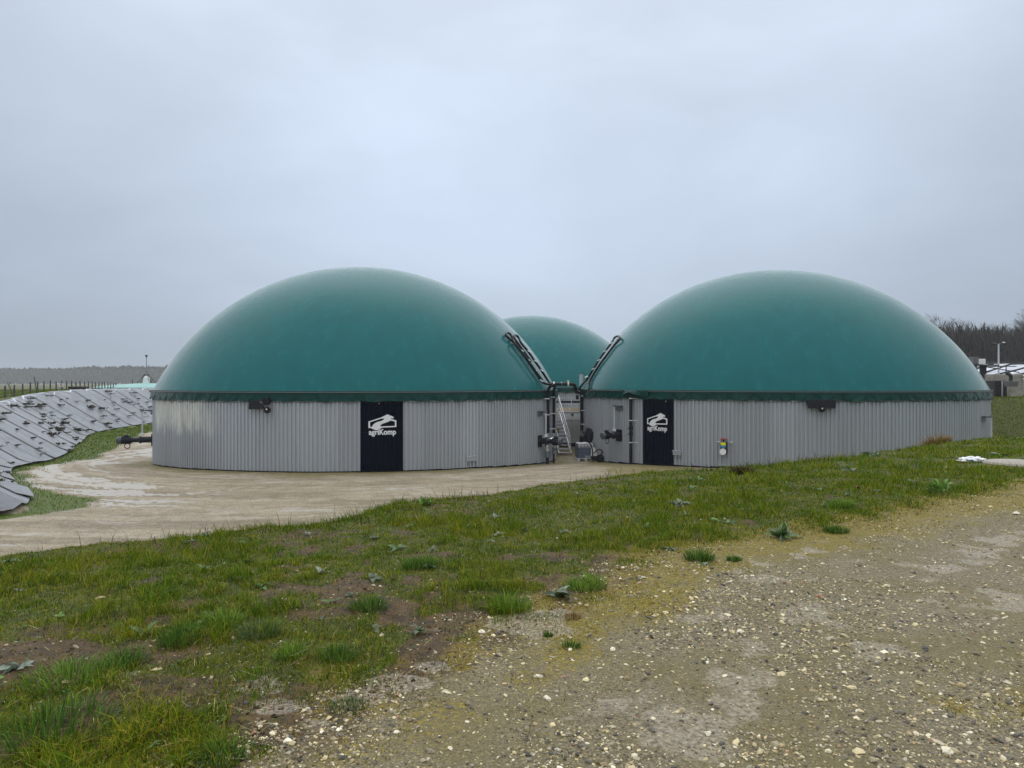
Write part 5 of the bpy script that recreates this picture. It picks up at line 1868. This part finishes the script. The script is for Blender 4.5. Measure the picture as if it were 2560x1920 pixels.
for (px, d_, hh, lean, lb) in ((32, 65.5, 1.25, -0.55, 'leaning bare sapling at the second fence post'), (92, 71.0, 1.6, -0.3, 'bare sapling standing at the fence, right of the leaning one')):
    x = (px - 1280) / FPX * d_
    z = H(x, d_)
    t = thing('bare_sapling', lb, 'sapling', (x, d_, z))
    mb = MB(); mb.tube([(0, 0, 0), (lean * 0.5, 0, hh * .6), (lean, 0, hh)], 0.03, 6, True, [0.05, 0.035, 0.015]); mb.build('stem', M['bark'], t)
    mb = MB()
    for k in range(6):
        u = 0.35 + 0.1 * k
        b = Vector((lean * u * 0.95, 0, hh * u))
        mb.tube([b, b + Vector((random.uniform(-.25, .35), random.uniform(-.2, .2), random.uniform(.2, .45)))], 0.012, 4, False)
    mb.build('twigs', M['bark'], t)
x, d_ = (153.5 - 1280) / FPX * 80, 80.0
z = H(x, d_)
t = thing('warning_sign', 'small white sign with a red mark on two posts by the fence', 'sign', (x, d_, z))
zs = zat(963, d_) - z
mb = MB(); mb.box((0, 0, zs), (0.44, 0.03, 0.40)); mb.build('sign_plate', M['white'], t)
mb = MB(); mb.tube([(0.12 * math.cos(q), -0.025, zs + 0.05 + 0.10 * math.sin(q)) for q in np.linspace(0, 2 * PI, 18)], 0.028, 6); mb.box((0.0, -0.022, zs - 0.12), (0.2, 0.01, 0.04)); mb.build('red_mark', M['red'], t)
for sx in (-0.18, 0.18):
    mb = MB(); mb.box((sx, 0.03, zs / 2), (0.05, 0.05, zs + 0.3)); mb.build('post', M['galvdark'], t)
x, d_ = (197.5 - 1280) / FPX * 84, 84.0
z = H(x, d_)
zt = zat(966.5, d_)
t = thing('dark_trough', 'long dark trough standing on the crown of the left bank', 'trough', (x, d_, z))
mb = MB()
hh = zt - z
vs = [(-0.98, -0.4, 0), (0.92, -0.4, 0), (0.92, 0.4, 0), (-0.98, 0.4, 0), (-1.04, -0.5, hh), (0.9, -0.5, hh), (0.9, 0.5, hh), (-1.04, 0.5, hh)]
mb.add(vs, ((0, 3, 2, 1), (4, 5, 6, 7), (0, 1, 5, 4), (1, 2, 6, 5), (2, 3, 7, 6), (3, 0, 4, 7)))
mb.build('trough_body', M['bitumen'], t, bevel=0.02)
for sx in (-0.75, 0.0, 0.7):
    mb = MB(); mb.box((sx, -0.49, hh * .5), (0.05, 0.06, hh * .9)); mb.build('rib', M['rust'], t)
# pale teal covered store and its mast
cx, cy = (366 - 1280) / FPX * 128, 128.0
zr = zat(971, 120)
t = thing('covered_store', 'low round store with pale teal cover beyond the left bank', 'tank', (cx, cy, zr))
R2 = 8.4
mb = MB()
prof = [(R2, -2.0), (R2, 0.0), (R2 + 0.05, 0.12), (R2 * 0.85, 0.42), (R2 * 0.6, 0.62), (R2 * 0.3, 0.78), (0.6, 0.9)]
n = 60
vs = [(r * math.cos(2 * PI * k / n), r * math.sin(2 * PI * k / n), z) for r, z in prof for k in range(n)]
fs = [(i * n + k, i * n + (k + 1) % n, (i + 1) * n + (k + 1) % n, (i + 1) * n + k) for i in range(len(prof) - 1) for k in range(n)]
mb.add(vs, fs)
mb.build('cover', M['teal'], t, True)
mb = MB(); mb.tube([(0, 0, 0.85), (0, 0, 1.2), (0, 0, 1.9), (0, 0, 2.2)], 0.4, 16, True, [0.62, 0.55, 0.5, 0.15]); mb.build('centre_cap', M['white'], t, True)
for k in range(6):
    a = 2 * PI * k / 6 + 0.3
    mb = MB(); mb.tube([(0.3 * math.cos(a), 0.3 * math.sin(a), 2.5), (1.5 * math.cos(a), 1.5 * math.sin(a), 0.9)], 0.05, 6); mb.build('stay', M['bitumen'], t)
mb = MB(); mb.tube([(0, 0, 2.0), (0, 0, 5.85)], 0.06, 8, True, [0.09, 0.05]); m_ = mb.build('mast', M['galvdark'], t, True)
mb = MB(); mb.tube([(0, 0, 5.5), (0, 0, 5.75), (0, 0, 5.95)], 0.1, 10, True, [0.06, 0.2, 0.24]); mb.build('wind_sensor', M['rust'], m_, True)
for px, d_ in ((331, 138.0), (377, 135.0)):
    x = (px - 1280) / FPX * d_
    z = H(x, d_)
    mb = MB(); mb.tube([(x, d_, z - 0.1), (x, d_, zat(949, d_))], 0.09, 7)
    o = mb.build('marker_post', M['wood'])
    tag(o, 'dark post standing behind the teal store, %s the mast' % ('left of' if px < 350 else 'right of'), 'post')

# ================================================================== beyond the right tank
bz = 0.62
t = thing('silage_clamp', 'concrete silage clamp walls on the grass bank at the right edge', 'wall', (36, 53, bz))
for (x0, x1, y0, z0, z1) in ((33.9, 34.9, 48.6, bz - .3, zat(936, 48.6)), (35.2, 38.2, 50.2, zat(956, 50.2), zat(936.5, 50.2)), (35.0, 36.3, 49.2, bz - .3, zat(955, 49.2))):
    pass
wl = MB(); wl.box(((2543 - 1280) / FPX * 49.0, 49.2, (zat(937, 49) + bz - .4) / 2), (0.92, 0.35, zat(937, 49) - bz + .4)); wl.build('wall_end', M['concrete'], t, world=True, bevel=0.02)
wl = MB(); wl.box(((2512 - 1280) / FPX * 51.0 + 0.2, 51.4, zat(946, 51)), (2.6, 0.3, 0.62)); wl.build('lintel', M['concrete'], t, world=True, bevel=0.02)
wl = MB(); wl.box(((2478 - 1280) / FPX * 51.0, 51.2, (zat(940, 51) + bz - .4) / 2), (0.28, 0.5, zat(940, 51) - bz + .4)); wl.build('wall_end', M['concrete'], t, world=True, bevel=0.02)
wl = MB(); wl.box((45.0, 58.0, 0.6), (12.0, 0.4, 2.6)); wl.build('rear_wall', M['concrete'], t, world=True)
wl = MB(); wl.box((46.0, 49.4, 0.9), (16.0, 0.35, 1.9)); wl.build('side_wall', M['bitumen'], t, world=True)
# white sheeted heap
hp = MB()
nu, nv = 40, 14
vs = []
hx0, hx1, hy0, hy1 = 40.5, 66.0, 60.0, 84.0
for j in range(nv):
    for i in range(nu):
        u, v = i / (nu - 1), j / (nv - 1)
        x = hx0 + (hx1 - hx0) * u
        y = hy0 + (hy1 - hy0) * v
        prf = min(1, u * 3.2) * min(1, (1 - u) * 4) * math.sin(PI * min(0.5, v * 0.9) )
        z = 0.9 + 2.75 * prf ** 0.7 + 0.16 * math.sin(u * 34 + 4 * v + 2 * math.sin(v * 9)) * (0.4 + 0.6 * math.sin(v * 4)) - 0.4 * u
        vs.append((x, y, z))
fs = [(j * nu + i, j * nu + i + 1, (j + 1) * nu + i + 1, (j + 1) * nu + i) for j in range(nv - 1) for i in range(nu - 1)]
hp.add(vs, fs)
o = hp.build('sheeted_heap', M['tarpwhite'], None, True)
tag(o, 'white sheeted silage heap behind the clamp walls', 'heap')
for k in range(7):
    mb = MB()
    y0 = 61 + k * 1.7
    pts = []
    for i in range(12):
        u = i / 11
        x = hx0 + 1.5 + (hx1 - hx0 - 8) * u
        y = y0 + 2.5 * u + 0.6 * math.sin(u * 7 + k)
        uu, v = (x - hx0) / (hx1 - hx0), (y - hy0) / (hy1 - hy0)
        prf = min(1, uu * 3.2) * min(1, (1 - uu) * 4) * math.sin(PI * min(0.5, v * 0.9))
        pts.append((x, y, 0.9 + 2.75 * max(prf, 0) ** 0.7 - 0.4 * uu + 0.22))
    mb.tube(pts, 0.09, 6)
    o2 = mb.build('weight_line', M['bitumen'], o)
# dark feeder machine
t = thing('feeder_machine', 'dark feeder machine with hopper in front of the clamp', 'machine', (34.6, 50.3, bz))
fx = (2495 - 1280) / FPX * 50.3
mb = MB(); mb.box((fx + .25, 50.4, (bz + zat(962, 50.3)) / 2 + .15), (1.5, 1.0, zat(962, 50.3) - bz + .3)); mb.build('body', M['rust'], t, world=True, bevel=0.03)
mb = MB()
q = Vector(((2528 - 1280) / FPX * 48.4, 48.4, zat(959, 48.4)))
vs = [(-.30, -.25, -.20), (.28, -.25, -.20), (.28, .25, -.20), (-.30, .25, -.20), (-.34, -.3, .17), (.34, -.3, .17), (.34, .3, .17), (-.34, .3, .17)]
mb.add([Vector(v) + q for v in vs], ((0, 3, 2, 1), (4, 5, 6, 7), (0, 1, 5, 4), (1, 2, 6, 5), (2, 3, 7, 6), (3, 0, 4, 7)))
mb.build('hopper', M['machgrey'], t, world=True, bevel=0.02)
mb = MB(); mb.tube(spline([q + Vector((-.05, 0, .15)), q + Vector((-.02, 0, .45)), q + Vector((-.1, 0, .6)), q + Vector((-.28, .1, .75))], 5), 0.12, 10, True); mb.build('chute', M['rust'], t, True, True)
mb = MB(); mb.bar(q + Vector((-.28, .1, .75)), q + Vector((-.28, .1, 1.2)), 0.05, 0.05); mb.build('stack', M['rust'], t, world=True)
mb = MB(); mb.bar((fx - .05, 49.8, bz), (fx - .05, 49.8, zat(953, 49.8)), 0.07, 0.07); mb.build('strut', M['galv'], t, world=True)
# raised conveyor left of it
t = thing('conveyor', 'dark raised conveyor with grey boxes above the right tank edge', 'conveyor', ((2462 - 1280) / FPX * 54, 54, bz))
for (px, yp, w_, h_, m_) in ((2434, 902, 0.40, 0.56, 'machgrey'), (2449, 904, 0.52, 0.40, 'panelwhite')):
    p = Vector(PX(px, yp, 54)); mb = MB(); mb.box(p, (w_, 0.6, h_)); mb.build('box', M[m_], t, world=True, bevel=0.02)
mb = MB(); mb.bar(PX(2425, 913, 54), PX(2492, 913, 54), 0.5, 0.10); mb.build('beam', M['rust'], t, world=True)
mb = MB(); mb.bar(PX(2440, 917, 54), PX(2540, 915.5, 55.5), 0.08, 0.07); mb.build('beam', M['rust'], t, world=True)
mb = MB(); mb.bar(PX(2465, 917, 54), PX(2548, 931, 55), 0.07, 0.06); mb.build('beam', M['rust'], t, world=True)
for px in (2438, 2455, 2462):
    x = (px - 1280) / FPX * 54.2
    mb = MB(); mb.box((x, 54.2, (bz + zat(914, 54.2)) / 2), (0.16 if px != 2455 else 0.3, 0.16, zat(914, 54.2) - bz)); mb.build('leg', M['rust'], t, world=True)
# lamp post
d_ = 57.0
x = (2496.5 - 1280) / FPX * d_
z = H(x, d_)
t = thing('lamp_post', 'grey steel post with two floodlights in front of the bare trees', 'lamp post', (x, d_, z))
hh = zat(860, d_) - z
mb = MB(); mb.tube([(0, 0, 0), (0, 0, hh)], 0.06, 10, True, [0.085, 0.05]); mb.build('pole', M['galv'], t, True)
mb = MB(); mb.bar((-0.42, 0, hh - 0.02), (0.42, 0, hh + 0.06), 0.05, 0.05); mb.build('crossbar', M['galvdark'], t)
for sx, m_ in ((-0.40, 'bitumen'), (0.40, 'galv')):
    mb = MB(); mb.box((sx, -0.06, hh + 0.02 + 0.06 * sx), (0.30, 0.22, 0.10), Matrix.Rotation(0.4, 3, 'X')); f = mb.build('floodlight', M['bitumen'], t, bevel=0.015)
    if sx > 0:
        mb = MB(); mb.box((sx - .02, -0.05, hh + 0.115), (0.18, 0.14, 0.05), Matrix.Rotation(0.4, 3, 'X')); mb.build('cover', M['galv'], f)
# round concrete lid and a torn white pipe in the grass
x, y, z = ground_px(2502, 1160)
t = thing('manhole_lid', 'round pale concrete lid lying in the grass at the right edge', 'lid', (x + 0.36, y, z - 0.035))
mb = MB(); mb.tube([(0, 0, -0.05), (0, 0, 0.055)], 0.60, 40); mb.build('ring', M['concrete'], t, True, bevel=0.01)
mb = MB(); mb.tube([(0, 0, 0.055), (0, 0, 0.075), (0, 0, 0.085)], 0.55, 40, True, [0.56, 0.55, 0.50]); mb.build('cover_plate', M['concrete'], t, True)
x, y, z = ground_px(2432, 1156)
t = thing('torn_sack', 'crumpled white sack left of the concrete lid', 'sack', (x, y, z))
bm = bmesh.new()
bmesh.ops.create_icosphere(bm, subdivisions=4, radius=1.0)
for v in bm.verts:
    f = 0.8 + 0.5 * mnoise.noise(v.co * 2.3)
    v.co = Vector((v.co.x * 0.30 * f, v.co.y * 0.17 * f, v.co.z * 0.075 * f + 0.05 + 0.02 * mnoise.noise(v.co * 6)))
me = bpy.data.meshes.new('sack_body'); bm.to_mesh(me); bm.free(); me.materials.append(M['white'])
me.polygons.foreach_set('use_smooth', [True] * len(me.polygons))
link(bpy.data.objects.new('sack_body', me), t)
mb = MB(); mb.tube([(-0.13, -0.13, 0.06), (-0.09, -0.16, 0.055)], 0.02, 8); mb.build('spout', M['blue'], t, True)

# ================================================================== winter trees
def bare_tree(seed, hgt, twigs=True):
    rd = random.Random(seed)
    tr, br = MB(), MB()
    def grow(p, d, ln, r, lev):
        pts = [p]
        rad = [r]
        q = p.copy()
        dd = d.copy()
        n = 3 if lev > 1 else 4
        for i in range(n):
            dd = (dd + Vector((rd.uniform(-.16, .16), rd.uniform(-.16, .16), rd.uniform(-.02, .12)))).normalized()
            q = q + dd * ln / n
            pts.append(q.copy())
            rad.append(r * (1 - 0.62 * (i + 1) / n))
        (tr if lev == 0 else br).tube(pts, r, 6 if lev == 0 else 3, False, rad)
        if lev >= 4: return
        nb = (7, 5, 5, 5)[lev]
        for k in range(nb):
            u = rd.uniform(0.32 if lev == 0 else 0.2, 1.0)
            i = min(int(u * n), n - 1)
            b = pts[i].lerp(pts[i + 1], u * n - i)
            az = rd.uniform(0, 2 * PI)
            side = Vector((math.cos(az), math.sin(az), 0.25))
            nd = (dd * rd.uniform(0.5, 1.0) + side * rd.uniform(0.5, 0.95)).normalized()
            grow(b, nd, ln * rd.uniform(0.42, 0.66), max(0.014, rad[i] * 0.55), lev + 1)
    grow(Vector((0, 0, -0.2)), Vector((0, 0, 1)), hgt * 0.72, hgt * 0.017, 0)
    return tr, br
protos = []
for k in range(5):
    tr, br = bare_tree(100 + k, 10.0)
    protos.append((tr, br))
mesh_tr = []
for k, (tr, br) in enumerate(protos):
    pair = []
    for nm, mb in (('trunk', tr), ('crown', br)):
        me = bpy.data.meshes.new(nm)
        me.from_pydata(mb.v, [], mb.f)
        me.materials.append(M['bark'])
        pair.append(me)
    mesh_tr.append(pair)
k = 0
for i in range(34):
    d_ = random.uniform(112, 150)
    px = 2300 + 330 * (i + random.random() * 0.9) / 34
    x = (px - 1280) / FPX * d_
    z = H(x, d_)
    top = 822 + 9 * math.sin(px * 0.021) + random.uniform(-8, 14)
    hgt = (zat(top, d_) - z)
    t = thing('bare_tree', 'leafless winter tree in the wood beyond the right tank', 'tree', (x, d_, z), random.uniform(0, 6), 'leafless trees in the right hand wood')
    s_ = hgt / 10.6
    t.scale = (s_ * 1.15, s_ * 1.15, s_)
    for me in mesh_tr[i % 5]:
        link(bpy.data.objects.new(me.name.split('.')[0], me), t)
# thicket between and behind them
def thicket(name, lb, n, xr, yr, hfun, base, wmul, col, mt):
    x = rng.uniform(xr[0], xr[1], n)
    y = rng.uniform(yr[0], yr[1], n)
    hs = hfun(x, y)
    z0 = height(x, y, False)
    u = rng.random(n) ** 0.8
    z = z0 + u * hs * 0.92
    hg = (0.10 + 0.16 * rng.random(n)) * hs
    wd = wmul * rng.uniform(0.5, 1.5, n)
    V, F, C = blades(x, y, z, hg, wd, pick(n, col, [1] * len(col)), 0.9)
    o = bpy.data.objects.new(name, np_mesh(name, V, F, mt, False, C))
    link(o)
    tag(o, lb, 'wood', kind='stuff')
BARK = [(0.055, 0.047, 0.045), (0.040, 0.036, 0.036), (0.075, 0.062, 0.055), (0.05, 0.05, 0.035)]
thicket('thicket', 'dense leafless thicket between the trees on the right', 42000, (62, 135), (118, 165), lambda x, y: 8.8 + 2.2 * fbm(x, y, 6, 3), 0, 0.16, BARK, M['grass'])
def far_h(x, y):
    return 20.0 + 9.0 * (fbm(x, y * 0.2, 48, 4) - 0.5) + 6.0 * (fbm(x, y, 13, 2) - 0.5)
thicket('far_wood', 'hazy grey wood along the left horizon', 34000, (-900, -330), (890, 960), far_h, 0, 2.3, [(0.05, 0.048, 0.045), (0.042, 0.045, 0.038), (0.06, 0.055, 0.05)], M['grass'])
thicket('far_wood', 'hazy grey wood on the horizon at the far right', 9000, (420, 900), (640, 720), far_h, 0, 2.2, [(0.05, 0.048, 0.045), (0.042, 0.045, 0.038)], M['grass'])

# ================================================================== rain haze
hb = MB()
hb.box((0, 0, 3.5), (3400, 3400, 28.0))
hm = bpy.data.materials.new('rain_haze')
hm.use_nodes = True
ht = hm.node_tree
for n_ in list(ht.nodes):
    if n_.type == 'BSDF_PRINCIPLED': ht.nodes.remove(n_)
pv = ht.nodes.new('ShaderNodeVolumePrincipled')
pv.inputs['Color'].default_value = (0.90, 0.94, 1.0, 1)
pv.inputs['Density'].default_value = 0.00042
ht.links.new(pv.outputs[0], ht.nodes['Material Output'].inputs['Volume'])
o = hb.build('haze', hm)
tag(o, 'thin grey rain haze filling the air', 'haze', kind='stuff')
